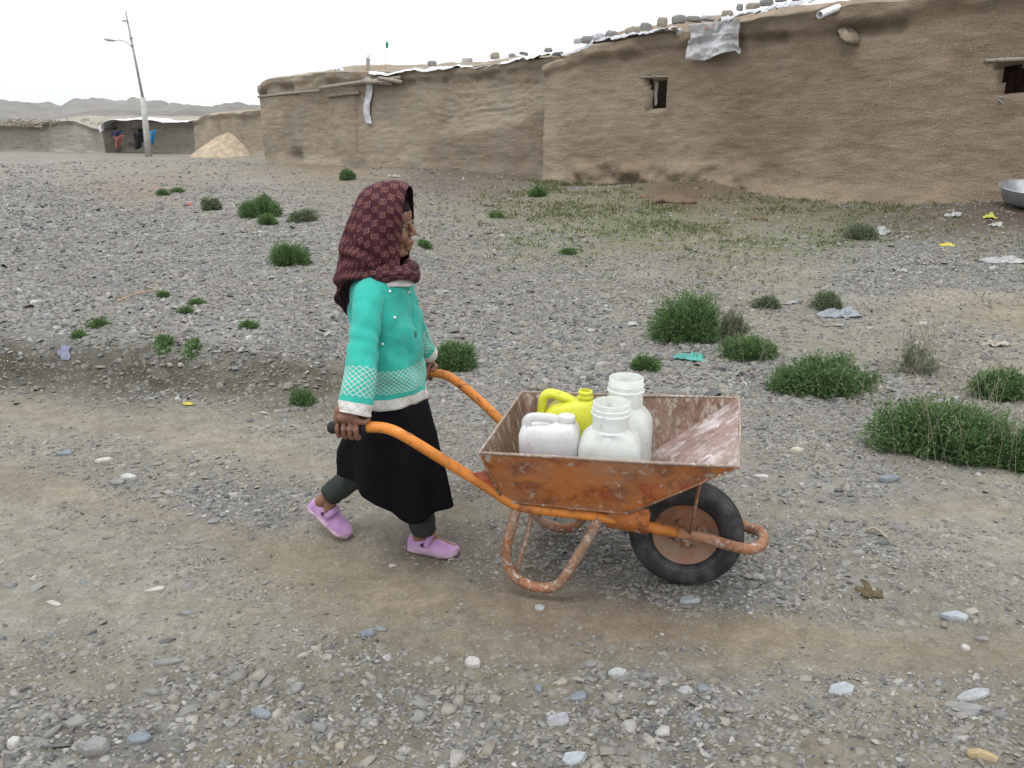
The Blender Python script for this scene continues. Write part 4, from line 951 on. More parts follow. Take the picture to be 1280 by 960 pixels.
for a in [
 (862, 449, 40, 14, 'crumpled teal plastic bag on the gravel beyond the wheelbarrow', TEAL),
 (1052, 394, 46, 13, 'crumpled grey-blue plastic sheet beside a grey-green tuft at right', BLUF),
 (1101, 292, 26, 12, 'white plastic scrap by the dry weed clump near the wall', BLUEW),
 (1127, 340, 12, 9, 'small white ball of plastic on the grey gravel patch at right', BLUEW),
 (1256, 327, 46, 8, 'flat white plastic strip on the gravel at the right edge', BLUEW),
 (1182, 307, 19, 4, 'yellow-orange plastic scrap near the right edge', YEL),
 (1236, 273, 15, 12, 'yellow-green plastic container scrap left of the basin', plain('lime_plastic', (.42, .42, .08), .5, .4)),
 (1190, 270, 20, 6, 'cream torn sack scrap left of the yellow-green scrap', BLUEW),
 (1245, 282, 18, 5, 'thin white film scrap below the yellow-green scrap', BLUEW),
 (235, 506, 12, 6, 'tiny bright yellow scrap below the earth bank at left', YEL),
 (80, 441, 16, 6, 'faded violet-blue rag on top of the earth bank at left', plain('violet_rag', (.20, .21, .29), .8, .2)),
 (236, 257, 8, 5, 'tiny red scrap among gravel far left', plain('red_scrap', (.45, .12, .10), .7, .3)),
 (494, 222, 15, 5, 'white crumpled plastic scrap at the foot of the far mud house', BLUEW),
 (1243, 432, 26, 10, 'dull torn cloth scrap at right beyond the bushes', plain('dull_rag', (.34, .31, .27), .9, .1)),
 (988, 380, 12, 5, 'thin white scrap right of the grey-green tuft', BLUEW)]:
    scrap(*a, seed=int(a[0]) % 17)
def lump(px, py, wp, label, cat, col, name, H=.5, cnt=9):
    P = ground(px, py); W = wp/FPX*depth(P.x, P.y, P.z)/2; mb = MB()
    for _ in range(cnt): sphere(mb, (random.gauss(0, W*.42), random.gauss(0, W*.5), W*H*random.uniform(.1, .5)), W*(random.uniform(.14, .34) if H == .10 else random.uniform(.26, .42)), 9, 6)
    V, F = bake(mb, W*.12, 2); V[:, 2] *= (.55 if H < .3 else 1.0); V[:, 2] += .12*W*fbm(V[:, 0]/W*3, V[:, 1]/W*3, 3, 3)
    o = mesh_obj(name, V.tolist(), F, plain(name+'_stuff', col, .95, .1, 60, .3, .8, .006)); o.location = P
    return tag(o, label, cat)
lump(1088, 739, 34, 'flat brown dung clump on the track at right', 'dung', (.095, .075, .045), 'dung', .20, 14)
lump(840, 250, 62, 'low mound of loose brown earth in front of the near mud house', 'earth mound', (.14, .10, .07), 'earth_mound', .10, 34)
lump(948, 275, 18, 'small dark brown clod on the slope before the near house', 'clod', (.14, .11, .07), 'clod', .5)
for (x0, y0, x1, y1, lb) in ((148, 378, 200, 364, 'long reddish dry stick lying across the left gravel field'), (108, 232, 122, 226, 'short pale stick far left beyond the gravel'), (1082, 666, 1110, 677, 'thin straw-coloured stick on the gravel at right')):
    a, b = ground(x0, y0), ground(x1, y1); mb = MB(); a.z += .012; b.z += .012
    c = (a+b)/2; tube(mb, catmull([a-c, Vector((0, .02, .015)), b-c], 5), [.004+.0008*a.y, .003+.0004*a.y], 6, wob=.3)
    o = mb.build('stick', plain('twig_%d' % x0, (.36, .25, .18) if x0 == 148 else (.29, .25, .19), .85, .2)); o.location = c; tag(o, lb, 'stick')
# ------------------------------------------------------------------ wheelbarrow
BY = -R(12.8)
BX, BYY = 0.595, 2.458
BZ = hgt(BX, BYY) - 0.004
def m_paint(name, base=(.50, .155, .030), rust=(.20, .065, .028), scuff=.5, dirt=.4, red=True, white=(.42, .38, .33), sc=1.0, streak=None):
    N = NT(name); P = N.coord('Object'); 
    n1 = N.noise(P, 5*sc, 6, .65); n2 = N.noise(P, 17*sc, 6, .7, .4); n3 = N.noise(P, 60*sc, 4, .7); n4 = N.noise(P, 9*sc, 5, .6, .8)
    c = N.mix(N.ramp(n1, [(.35, 0), (.65, 1)]), tuple(q*.72 for q in base), tuple(q*1.15 for q in base))
    if red: c = N.mix(N.ramp(n4, [(.56, 0), (.66, .8)]), c, (.30, .045, .022))
    c = N.mix(N.ramp(n2, [(.52, 0), (.62, .85)]), c, rust)
    c = N.mix(N.ramp(N.noise(P, 24*sc, 5, .7, 1.2), [(.70-.16*scuff, 0), (.76-.16*scuff, 1)]), c, white)
    pz = N.sep(P)[2]
    c = N.mix(N.math('MULTIPLY', N.ramp(N.noise(P, 3.3*sc, 6, .7), [(.42, 0), (.68, 1)]), dirt), c, (.285, .235, .19))
    if streak:
        Ps = N.coord('Object', streak); s1 = N.noise(Ps, 6, 5, .7)
        c = N.mix(N.ramp(s1, [(.5, 0), (.64, .8)]), c, white)
    return N.done(N.bsdf(c, N.ramp(n2, [(.3, .42), (.7, .85)]), 0, N.bump(N.math('ADD', n2, N.math('MULTIPLY', n3, .6)), .35, .004), .35))
PAINT = m_paint('chipped_orange_paint', (.44, .145, .034), scuff=.72, dirt=.45)
PAINT_H = m_paint('orange_handle_paint', (.58, .20, .030), (.16, .05, .02), .25, .10, False)
MUDDY = m_paint('muddy_tube', (.27, .115, .055), (.14, .08, .055), .95, .85, False, (.42, .375, .33), 1.7)
INSIDE = m_paint('rusty_inside', (.17, .095, .065), (.105, .06, .045), .5, .3, False, (.38, .34, .31), 1.3, (7, 7, 1))
DUSTY = m_paint('dusty_inside_front', (.25, .17, .15), (.15, .08, .065), .8, .5, False, (.50, .46, .46), .9, (1, 1, 1.5))
RIMP = m_paint('rusty_rim', (.30, .115, .05), (.16, .08, .05), .55, .95, True)
bar = thing('wheelbarrow', 'worn orange metal wheelbarrow pushed by the girl, carrying plastic jars and cans', 'wheelbarrow', (BX, BYY, BZ), BY)
RR, RL = Vector((-.645, -.305, .552)), Vector((-.640, .300, .556))
FR, FL = Vector((.130, -.305, .580)), Vector((.158, .315, .588))
BRR, BRL = Vector((-.590, -.215, .352)), Vector((-.590, .215, .352))
BFR, BFL = Vector((-.184, -.212, .350)), Vector((-.184, .212, .350))
def panel(mb, a, b, c, d, inward, mi_in, n=18, th=.0035):
    """a,b lower edge, d,c upper edge; dented sheet with two faces"""
    out = []; inn = []
    for i in range(n+1):
        for j in range(n+1):
            u, v = i/n, j/n; p = (a.lerp(b, u)).lerp(d.lerp(c, u), v)
            f = 16*u*(1-u)*v*(1-v); k = .010*f*float(fbm(p.x*5+p.z*4, p.y*5+p.z*3, 12, 3))
            out.append(p-inward*k); inn.append(p-inward*k+inward*th)
    F = grid_faces(n+1, n+1).tolist(); nn = (b-a).cross(d-a)
    if nn.dot(inward) < 0: mb.add(out, F, 0); mb.add(inn, [f[::-1] for f in F], mi_in)
    else: mb.add(out, [f[::-1] for f in F], 0); mb.add(inn, F, mi_in)
mb = MB(); V3 = Vector
panel(mb, BRR, BFR, FR, RR, V3((0, .93, .35)), 1); panel(mb, BRL, BFL, FL, RL, V3((0, -.93, .35)), 1)
panel(mb, BRR, BRL, RL, RR, V3((.95, 0, .2)), 1); panel(mb, BFR, BFL, FL, FR, V3((-.55, 0, .83)), 2)
panel(mb, BRR, BFR, BFL, BRL, V3((0, 0, 1)), 1)
mb.build('tray', [PAINT, INSIDE, DUSTY], bar, angle=35)
mb = MB(); tube(mb, [RR, RR.lerp(FR, .33)+V3((0, .006, -.002)), RR.lerp(FR, .66)+V3((0, -.004, 0)), FR, FR.lerp(FL, .5)+V3((.004, 0, -.003)), FL, FL.lerp(RL, .5)+V3((0, -.005, 0)), RL, RL.lerp(RR, .5)], .0055, 8, closed=True)
mb.build('tray_rim', m_paint('worn_rim', (.27, .20, .16), (.16, .09, .065), .9, .8, False, (.50, .46, .42), 2), bar)
for a, b in ((BRR, RR), (BFR, FR), (BRL, RL), (BFL, FL), (BRR, BFR), (BRL, BFL)):
    d_ = V3((0, -.003 if a.y < 0 else .003, 0)); mb = MB(); tube(mb, [a+d_, a.lerp(b, .5)+d_, b+d_], .0042, 6); mb.build('weld_seam', MUDDY, bar)
R_T = .0178
def rail(s):
    y = lambda q: s*q
    return catmull([(-1.02, y(.305), .607), (-.955, y(.300), .606), (-.90, y(.294), .585), (-.80, y(.275), .519), (-.70, y(.245), .445), (-.62, y(.222), .385), (-.55, y(.205), .336), (-.45, y(.20), .325), (-.30, y(.19), .318), (-.18, y(.175), .298), (-.05, y(.135), .262), (.06, y(.108), .236), (.17, y(.092), .206), (.212, y(.075), .196)], 6)
nearr, farr = rail(-1), rail(1)
mb = MB(); tube(mb, nearr[:62], R_T, 14); mb.build('handle_rail', PAINT_H, bar)
mb = MB(); tube(mb, farr[:62], R_T, 14); mb.build('handle_rail', PAINT_H, bar)
loop = nearr[61:] + catmull([(.212, -.075, .196), (.246, -.045, .200), (.256, 0, .204), (.246, .045, .203), (.212, .075, .196)], 6)[1:-1] + farr[61:][::-1]
mb = MB(); tube(mb, loop, .0180, 14, wob=.06); mb.build('front_loop', MUDDY, bar)
RUB = plain('black_rubber', (.018, .018, .02), .75, .3, 40, .4, .5, .002)
for s in (-1, 1):
    mb = MB(); tube(mb, [(-1.140, s*.315, .598), (-1.132, s*.315, .599), (-1.08, s*.311, .604), (-1.032, s*.306, .607), (-1.014, s*.304, .6075)], [.0165, .0205, .0195, .0200, .0215], 14); mb.build('grip', RUB, bar)
for s in (-1, 1):
    y = .215
    mb = MB(); tube(mb, catmull([(-.548, s*.200, .330), (-.560, s*.212, .27), (-.578, s*y, .19), (-.575, s*y, .115), (-.545, s*y, .068), (-.49, s*y, .046), (-.435, s*y, .047), (-.395, s*y, .075), (-.352, s*y, .155), (-.31, s*.21, .24), (-.278, s*.195, .312)], 6), .0172, 12, wob=.05)
    mb.build('leg', MUDDY, bar)
    mb = MB(); tube(mb, catmull([(-.50, s*.18, .325), (-.515, s*.195, .22), (-.548, s*.208, .09)], 5), .0065, 8); mb.build('leg_brace', MUDDY, bar)
    mb = MB(); boxm(mb, (-.185, s*.197, .318), (.135, .006, .075), Matrix.Rotation(R(4), 3, 'Y')); boxm(mb, (-.185, s*.185, .352), (.13, .026, .005), Matrix.Rotation(R(2), 3, 'Y')); mb.build('side_bracket', PAINT, bar)
    mb = MB(); rings = []
    # welded gusset where the handle meets the tray
    P0 = [V3((-.70, s*.243, .447)), V3((-.60, s*.222, .368)), V3((-.575, s*.222, .400)), V3((-.632, s*.272, .478))]
    q = V3((0, s*.004, 0)); mb.add([p+q for p in P0]+[p-q for p in P0], [(0, 1, 2, 3), (7, 6, 5, 4), (0, 4, 5, 1), (1, 5, 6, 2), (2, 6, 7, 3), (3, 7, 4, 0)])
    mb.build('gusset', m_paint('red_primer', (.36, .07, .04), (.2, .06, .03), .5, .2, False) if s < 0 else PAINT, bar)
    mb = MB(); tube(mb, [(.030, s*.262, .520), (.020, s*.175, .36), (.012, s*.118, .245)], .0085, 8, flat=(1.3, .55), wob=.1); mb.build('strut', MUDDY, bar)
    mb = MB(); boxm(mb, (0, s*.088, .215), (.030, .005, .062)); mb.build('axle_bracket', MUDDY, bar)
wh = thing('wheel', None, None, (0, 0, .195)); wh.parent = bar
def m_tyre():
    N = NT('tyre_rubber'); P = N.coord('Object'); n = N.noise(P, 14, 5, .65); n2 = N.noise(P, 4, 4)
    c = N.mix(N.ramp(n, [(.45, 0), (.72, .45)]), (.015, .016, .019), (.15, .145, .14)); c = N.mix(N.ramp(n2, [(.5, 0), (.8, .22)]), c, (.14, .13, .12))
    return N.done(N.bsdf(c, .62, 0, N.bump(n, .4, .003), .45))
prof = [(.118, -.032), (.128, -.040), (.140, -.045), (.155, -.0475), (.170, -.046), (.181, -.040), (.186, -.034), (.1865, -.026), (.191, -.022), (.1925, -.012), (.1885, -.009), (.1885, -.006), (.1945, -.003)]
prof = prof+[(r, -h) for r, h in prof[::-1]]
prof += [(.112, .024), (.110, 0), (.112, -.024), prof[0]]
mb = MB(); n = 96; vs = []
for i, (r_, h) in enumerate(prof):
    for j in range(n):
        a = 2*math.pi*j/n; rr = r_ - (.0045 if (abs(h) > .022 and r_ > .178 and j % 4 in (0,)) else 0)
        vs.append((rr*math.cos(a), h, rr*math.sin(a)))
mb.add(vs, [(i*n+j, (i+1)*n+j, (i+1)*n+(j+1) % n, i*n+(j+1) % n) for i in range(len(prof)-1) for j in range(n)])
mb.build('tyre', m_tyre(), wh, angle=40)
for s in (-1,):
    mb = MB(); lathe(mb, [(.0, .004), (.028, .006), (.05, .0), (.085, .006), (.103, .012), (.112, .020), (.121, .032), (.128, .040), (.130, .037), (.122, .028), (.112, -.0), (.122, -.028), (.130, -.037), (.128, -.040), (.121, -.032), (.112, -.022), (.103, -.018), (.085, -.013), (.05, -.008), (.028, -.016), (.0, -.016)], 48, axis='y'); mb.build('rim', RIMP, wh, angle=40)
mb = MB(); lathe(mb, [(0, -.075), (.012, -.075), (.013, -.066), (.021, -.064), (.023, -.052), (.028, -.048), (.030, -.016), (.030, .016), (.028, .048), (.023, .052), (.021, .064), (.013, .066), (.012, .075), (0, .075)], 24, axis='y'); mb.build('hub', MUDDY, wh, angle=40)
for k in range(4):
    a = k*math.pi/2+.5; mb = MB(); lathe(mb, [(0, -.026), (.007, -.026), (.008, -.021), (.008, -.012)], 6, axis='y', c=(.052*math.cos(a), 0, .052*math.sin(a))); mb.build('bolt', MUDDY, wh, smooth=False)
mb = MB(); tube(mb, [(0, -.10, .195), (0, .10, .195)], .007, 10); mb.build('axle', MUDDY, bar)

# ------------------------------------------------------------------ cans and jars in the tray
def in_tray(x, y, z): return Matrix.Translation((BX, BYY, BZ)) @ Matrix.Rotation(BY, 4, 'Z') @ V3((x, y, z))
def m_milky(name, col, trans=.35, see=.16, stain=(.62, .58, .50)):
    N = NT(name); P = N.coord('Object'); n = N.noise(P, 11, 6, .7); n2 = N.noise(P, 42, 4, .7)
    c = N.mix(N.ramp(n, [(.44, 0), (.72, .6)]), col, stain); c = N.mix(N.ramp(n2, [(.62, 0), (.70, .6)]), c, tuple(q*.6 for q in stain))
    d = N.bsdf(c, .32, 0, N.bump(n, .15, .004), .45)
    tl = N.n('ShaderNodeBsdfTranslucent'); N.put(tl.inputs[0], c); m1 = N.n('ShaderNodeMixShader'); m1.inputs[0].default_value = trans
    N.t.links.new(d, m1.inputs[1]); N.t.links.new(tl.outputs[0], m1.inputs[2])
    if see <= 0: return N.done(m1.outputs[0])
    tp = N.n('ShaderNodeBsdfTransparent'); N.put(tp.inputs[0], (.97, .98, .97)); m2 = N.n('ShaderNodeMixShader'); m2.inputs[0].default_value = see
    N.t.links.new(m1.outputs[0], m2.inputs[1]); N.t.links.new(tp.outputs[0], m2.inputs[2]); return N.done(m2.outputs[0])
MILK = m_milky('milky_plastic', (.86, .89, .88), .42, .27)
def jar(name, label, p, yaw, w, d, h, nr, nh, tint=MILK):
    t = thing(name, label, 'jar', p, yaw); mb = MB(); n = 48; rg = []
    hb = h-nh; prof = [(.90, .0), (.985, .010), (1, .03), (1, hb*.30), (.985, hb*.33), (.985, hb*.36), (1, hb*.39), (1, hb*.70), (.97, hb*.79), (.88, hb*.88), (.74, hb*.95)]
    for k, z in prof: rg.append(supring(0, 0, z, w/2*k, d/2*k, 4.2 if k > .95 else 3.2, n))
    rg.append(supring(0, 0, hb*.985, nr*1.10, nr*1.10, 2.2, n)); rg.append(supring(0, 0, hb+.004, nr*1.0, nr*1.0, 2, n))
    loft(mb, rg, True, False); mb.build('body', tint, t, angle=60, mods=[('SOLIDIFY', dict(thickness=.002, offset=-1))])
    mb = MB(); z = hb+.004; lathe(mb, [(nr, z), (nr*.99, z+nh*.15), (nr*.99, z+nh*.50), (nr*1.09, z+nh*.52), (nr*1.09, z+nh*.57), (nr*1.0, z+nh*.60), (nr*1.0, z+nh*.70), (nr*1.05, z+nh*.72), (nr*1.05, z+nh*.76), (nr*.99, z+nh*.79), (nr*.99, z+nh*.98), (nr*.955, z+nh), (nr*.93, z+nh*.98), (nr*.935, z)], 48)
    mb.build('neck', tint, t, angle=50); return t
F_ = .357
jar('jar', 'nearer wide-mouthed milky plastic jar, open, beside the white can in the tray', in_tray(-.262, -.085, F_), BY+R(3), .205, .165, .315, .060, .085)
jar('jar', 'taller wide-mouthed milky plastic jar at the back of the tray, open', in_tray(-.232, .098, F_), BY-R(4), .190, .165, .345, .059, .100)
def rrect(cx, cy, z, w, d, r_, n=44): return supring(cx, cy, z, w/2, d/2, r_, n)
WHC = m_milky('dull_white_plastic', (.70, .70, .72), .18, 0, (.40, .36, .30))
t = thing('jerrycan', 'dirty white square jerrycan with a screw cap, nearest left in the tray', 'jerrycan', in_tray(-.462, -.090, F_), BY+R(5))
mb = MB(); rg = [rrect(0, 0, z, w_, d_, e_) for z, w_, d_, e_ in ((0, .165, .115, 4), (.008, .188, .135, 5), (.03, .192, .14, 6), (.085, .192, .14, 6), (.09, .184, .132, 6), (.10, .184, .132, 6), (.105, .192, .14, 6), (.165, .196, .143, 6), (.200, .198, .144, 6), (.222, .182, .13, 5), (.236, .160, .112, 4.5), (.240, .145, .10, 4))]
b0 = len(mb.v); loft(mb, rg)
V_ = []
for p in mb.v:
    x, y, z = p
    if z > .205 and x < .034: z -= .050*sm(.052, .030, abs(y))*sm(.030, .015, x)*sm(-.082, -.066, x)    # hollow below the carrying bar
    V_.append((x, y+.004*float(vnoise(x*20, z*20, 4)), z))
mb.v = V_; mb.build('body', WHC, t, angle=50)
INKY = plain('scuff_mark', (.16, .16, .18), .8, .1)
for (x0, z0, x1, z1) in ((-.066, .128, .070, .128), (-.050, .118, .020, .092), (.0, .122, .060, .088)):
    mb = MB(); tube(mb, [(x0, -.0712, z0), ((x0+x1)/2, -.0722, (z0+z1)/2+.004), (x1, -.0712, z1)], .0009, 5); mb.build('scratch', INKY, t)
mb = MB(); rg = [rrect(0, 0, z, w_, d_, 5, 32) for z, w_, d_ in ((0, .118, .10), (0.003, .12, .1))]
mb = MB(); tube(mb, catmull([(-.078, -.012, .212), (-.074, -.012, .240), (-.055, -.010, .252), (-.010, -.008, .252), (.018, -.006, .247), (.030, -.004, .228)], 6), .0125, 12, flat=(.8, 1.25)); mb.build('handle', WHC, t)
mb = MB(); lathe(mb, [(0.019, .232), (.027, .236), (.029, .240), (.029, .256), (.026, .260), (0, .260)], 32, c=(.055, .0, 0)); mb.build('cap', WHC, t, angle=40)
YELP = m_milky('yellow_plastic', (.78, .78, .07), .28, 0, (.42, .44, .06))
t = thing('jerrycan', 'yellow-green jerrycan with a loop handle and open spout behind the white one', 'jerrycan', in_tray(-.430, .105, F_), BY+R(6))
mb = MB(); rg = [rrect(cx, 0, z, w_, d_, e_) for cx, z, w_, d_, e_ in ((0, 0, .17, .10, 4), (0, .010, .196, .12, 5), (0, .03, .200, .124, 6), (0, .150, .200, .124, 6), (.005, .185, .190, .120, 5.5), (.010, .210, .176, .112, 5), (.018, .232, .152, .10, 4), (.038, .246, .105, .085, 3), (.056, .254, .060, .060, 2.2))]
loft(mb, rg); mb.build('body', YELP, t, angle=60)
mb = MB(); lathe(mb, [(.024, .240), (.024, .258), (.028, .260), (.028, .266), (.0235, .268), (.0235, .276), (.026, .278), (.026, .283), (.0225, .286), (.019, .286), (.019, .245)], 32, c=(.058, 0, 0)); mb.build('spout', YELP, t, angle=50)
mb = MB(); tube(mb, catmull([(.038, 0, .232), (.004, 0, .252), (-.040, 0, .266), (-.068, 0, .270), (-.086, 0, .258), (-.094, 0, .225), (-.096, 0, .170), (-.088, 0, .130)], 6), [.014, .019, .0195, .019, .018, .018], 12, flat=(.85, 1.3)); mb.build('handle', YELP, t)
# ------------------------------------------------------------------ the girl
from mathutils.bvhtree import BVHTree
GX, GYY = -0.44, 2.69
GZ = hgt(GX+.1, GYY)
girl = thing('person', 'girl in maroon patterned headscarf, turquoise sweater and black skirt pushing the wheelbarrow', 'person', (GX, GYY, GZ), BY)
GI = mat_of(girl).inverted(); GM = mat_of(girl)
def grip_pt(x, s): return GI @ (Matrix.Translation((BX, BYY, BZ)) @ Matrix.Rotation(BY, 4, 'Z') @ V3((x, s*.309, .604)))
def seg(mb, a, b, r0, r1, n=16, sx=1.0, sy=1.0):
    """tapered limb piece with rounded ends"""
    a, b = V3(a), V3(b); tube(mb, [a, a.lerp(b, .5), b], [r0, r1], n, flat=(sx, sy)); sphere(mb, a, r0*min(sx, sy), 14, 10); sphere(mb, b, r1*min(sx, sy), 14, 10)
def chain(mb, pts, rs, n=14):
    for i in range(len(pts)-1): seg(mb, pts[i], pts[i+1], rs[i], rs[i+1], n)
HC = V3((.020, 0, 1.208)); HR = Matrix.Rotation(R(7), 3, 'Z') @ Matrix.Rotation(R(4), 3, 'Y')
def hp(x, y, z): return HC + HR @ V3((x, y, z))
mb = MB()
E_ = lambda c, r: sphere(mb, hp(*c), r, 22, 16, HR)
E_((-.010, 0, .022), (.090, .071, .084)); E_((.018, 0, -.030), (.064, .056, .076)); E_((.050, 0, .034), (.038, .052, .042))
E_((.060, 0, -.084), (.021, .023, .018))
for s in (-1, 1):
    E_((.074, s*.022, .015), (.0155, .022, .0090)); E_((.060, s*.030, -.030), (.026, .020, .024)); E_((.090, s*.0092, -.0245), (.0080, .0066, .0058))
    seg(mb, hp(-.012, s*.050, -.052), hp(.056, s*.014, -.088), .019, .016)
    E_((-.012, s*.070, -.012), (.014, .009, .026))
    E_((.070, s*.029, .0040), (.0140, .0165, .0056)); E_((.069, s*.029, -.0150), (.0135, .0165, .0058))
seg(mb, hp(.080, 0, .012), hp(.0985, 0, -.018), .0085, .0095); E_((.0995, 0, -.0205), (.0092, .0098, .0080))
E_((.078, 0, -.052), (.016, .024, .020)); E_((.0925, 0, -.0475), (.0065, .0175, .0042)); E_((.0905, 0, -.0570), (.0065, .0150, .0048)); E_((.079, 0, -.071), (.014, .018, .010))
seg(mb, hp(-.015, 0, -.055), (.0, 0, 1.03), .043, .046)
# trunk
for z0, z1, r0, r1 in ((1.00, .93, .060, .080), (.93, .80, .085, .080), (.80, .66, .078, .062)): seg(mb, (.0, 0, z0), (.005, 0, z1), r0, r1, 20, .95, 1.15)
seg(mb, (0, -.09, 1.0), (0, .09, 1.0), .034, .034)
def arm(s, shift):
    g = grip_pt(-1.075+shift, s); gx, gy, gz = g
    wr = V3((gx+.006, gy+s*.016, gz+.070))
    el = V3((.010+(.012 if s > 0 else 0), s*(.226 if s < 0 else .215), .830)); chain(mb, [(0, s*.108, .985), (.005, s*.152, .935), el, el.lerp(wr, .5), wr], [.033, .032, .029, .028, .0205])
    # palm on the outside of the grip
    for i, dx in enumerate((.031, .0100, -.0115, -.033)):
        seg(mb, (gx+dx*.75+.002, gy+s*.020, gz+.062), (gx+dx, gy+s*.024, gz+.030), .0150, .0112, 12)
    seg(mb, (gx+.012, gy+s*.024, gz+.045), (gx-.014, gy+s*.027, gz+.040), .0165, .0150)
    # four fingers close under the grip
    for i, (dx, L_, r_) in enumerate(((.0325, 1.0, .0086), (.0112, 1.04, .0090), (-.0103, 1.0, .0086), (-.0315, .9, .0076))):
        pts = []
        for q in np.linspace(0, 1, 9):
            a = R(122) + q*R(252)*L_; rr = .0308 - .002*q; pts.append(V3((gx+dx+.003*q, gy - s*rr*math.cos(a)*1.0, gz - rr*math.sin(a))))
        rad = [r_*1.12, r_*.97, r_*1.06, r_*.95, r_*.98, r_*.9, r_*.92, r_*.86, r_*.78]
        pts = [V3((p.x, gy+s*abs(0)+(-s)*(gy-p.y)*-s*1.0 if False else p.y, p.z)) for p in pts]
        for k in range(8): seg(mb, pts[k], pts[k+1], rad[k], rad[k+1], 10)
        sphere(mb, pts[0], r_*1.25, 12, 8)
    # thumb leaves the side of the palm and closes over the top
    th = [V3((gx+.020, gy+s*.022, gz+.048)), V3((gx+.045, gy+s*.024, gz+.030)), V3((gx+.056, gy+s*.016, gz+.026)), V3((gx+.060, gy-s*.006, gz+.028)), V3((gx+.056, gy-s*.022, gz+.020))]
    chain(mb, th, [.0125, .0105, .0093, .0088, .0075], 10)
    return wr
WR, WL = arm(-1, 0.004), arm(1, .030)
# legs: right one planted in front, left one pushing off behind
KR, AR = V3((.105, -.030, .375)), V3((.112, .010, .085)); KL, AL = V3((-.02, .05, .37)), V3((-.285, .035, .165))
chain(mb, [(0, -.05, .66), (.06, -.05, .52), KR, KR.lerp(AR, .4)+V3((-.008, 0, 0)), AR], [.062, .060, .046, .044, .029])
chain(mb, [(0, .05, .66), (-.005, .05, .52), KL, KL.lerp(AL, .4)+V3((-.008, 0, .004)), AL], [.062, .060, .046, .044, .029])
def foot(a, heel, toe, s):
    chain(mb, [a, heel], [.028, .024]); chain(mb, [a+V3((.01, 0, -.01)), heel.lerp(toe, .5)+V3((0, 0, .014)), toe], [.026, .024, .016]); 
HRt, TRt = V3((.078, .012, .030)), V3((.228, .010, .022)); HLt, TLt = V3((-.328, .035, .128)), V3((-.225, .03, .028))
foot(AR, HRt, TRt, -1); foot(AL, HLt, TLt, 1)
Vb, Fb = bake(mb, .0024, 2, .5)
body = mesh_obj('body', Vb.tolist(), Fb, None or plain('tmp_skin', (.3, .14, .08)), girl)
Vh = np.array([tuple(HR.transposed() @ (V3(p)-HC)) for p in Vb]); tone = np.zeros((len(Vb), 4)); tone[:, 3] = 1
X_, Y_, Z_ = Vh[:, 0], np.abs(Vh[:, 1]), Vh[:, 2]
tone[:, 0] = np.clip(1.3-(((Z_+.0525)/.0085)**2+(Y_/.018)**2), 0, 1)*(X_ > .08)
tone[:, 1] = np.clip(1.5-(((Z_-.0195-.004*np.sin(np.clip(Y_/.04, 0, 1)*3.1))/.0038)**2+((Y_-.028)/.017)**4), 0, 1)*(X_ > .055)
tone[:, 1] = np.maximum(tone[:, 1], .8*np.clip(1.3-(((Z_+.0002)/.0022)**2+((Y_-.028)/.014)**4), 0, 1)*(X_ > .065))
a = body.data.attributes.new('tone', 'FLOAT_COLOR', 'POINT'); a.data.foreach_set('color', tone.astype(np.float32).ravel())
N = NT('skin'); P = N.coord('Object'); n = N.noise(P, 22, 4); tn = N.sep(N.attr('tone', 'Vector'))
pz = N.sep(P)[2]; hands = N.ramp(N.math('ADD', pz, 0), [(.64, 1), (.72, 0)])
c = N.mix(N.ramp(n, [(.35, 0), (.65, 1)]), (.170, .082, .052), (.215, .108, .070))
c = N.mix(N.math('MULTIPLY', hands, N.ramp(N.math('ADD', pz, 0), [(.45, 0), (.5, .75)])), c, (.20, .095, .065))
c = N.mix(N.math('MULTIPLY', tn[0], .7), c, (.26, .075, .055)); c = N.mix(N.math('MULTIPLY', tn[1], .85), c, (.02, .013, .010))
body.data.materials[0] = N.done(N.bsdf(c, .52, 0, N.bump(N.noise(P, 180, 3), .25, .0015), .4, Subsurface_Weight=.08, Subsurface_Radius=(.01, .004, .002)))
EYEW = plain('eye_white', (.30, .26, .23), .25, .5, 5, .05, 0); IRIS = plain('iris', (.018, .010, .007), .15, .6, 5, .1, 0)
for s in (-1, 1):
    mb = MB(); c0 = hp(.0685, s*.0285, -.0055); sphere(mb, c0, .0100, 20, 14, HR, 0); sphere(mb, c0+HR @ V3((.0062, s*.001, -.0008)), (.0050, .0056, .0058), 16, 10, HR, 1); mb.build('eye', [EYEW, IRIS], girl)
# hair at the brow, under the scarf
mb = MB(); sphere(mb, hp(-.010, 0, .034), (.0965, .0765, .0830), 40, 30, HR)
V_ = []
for p in mb.v:
    q = HR.transposed() @ (V3(p)-HC); n_ = float(fbm(q.y*90, q.x*12, 3, 3)); f = 1+.025*n_
    V_.append(hp(q.x*f, q.y*f, q.z*f))
mb.v = V_; N = NT('hair_black'); P = N.coord('Object', (14, 120, 14)); n = N.noise(P, 6, 4, .7)
HAIR = N.done(N.bsdf(N.mix(n, (.003, .0027, .0027), (.009, .008, .007)), .7, 0, N.bump(n, .8, .004), .15)); mb.build('hair', HAIR, girl)

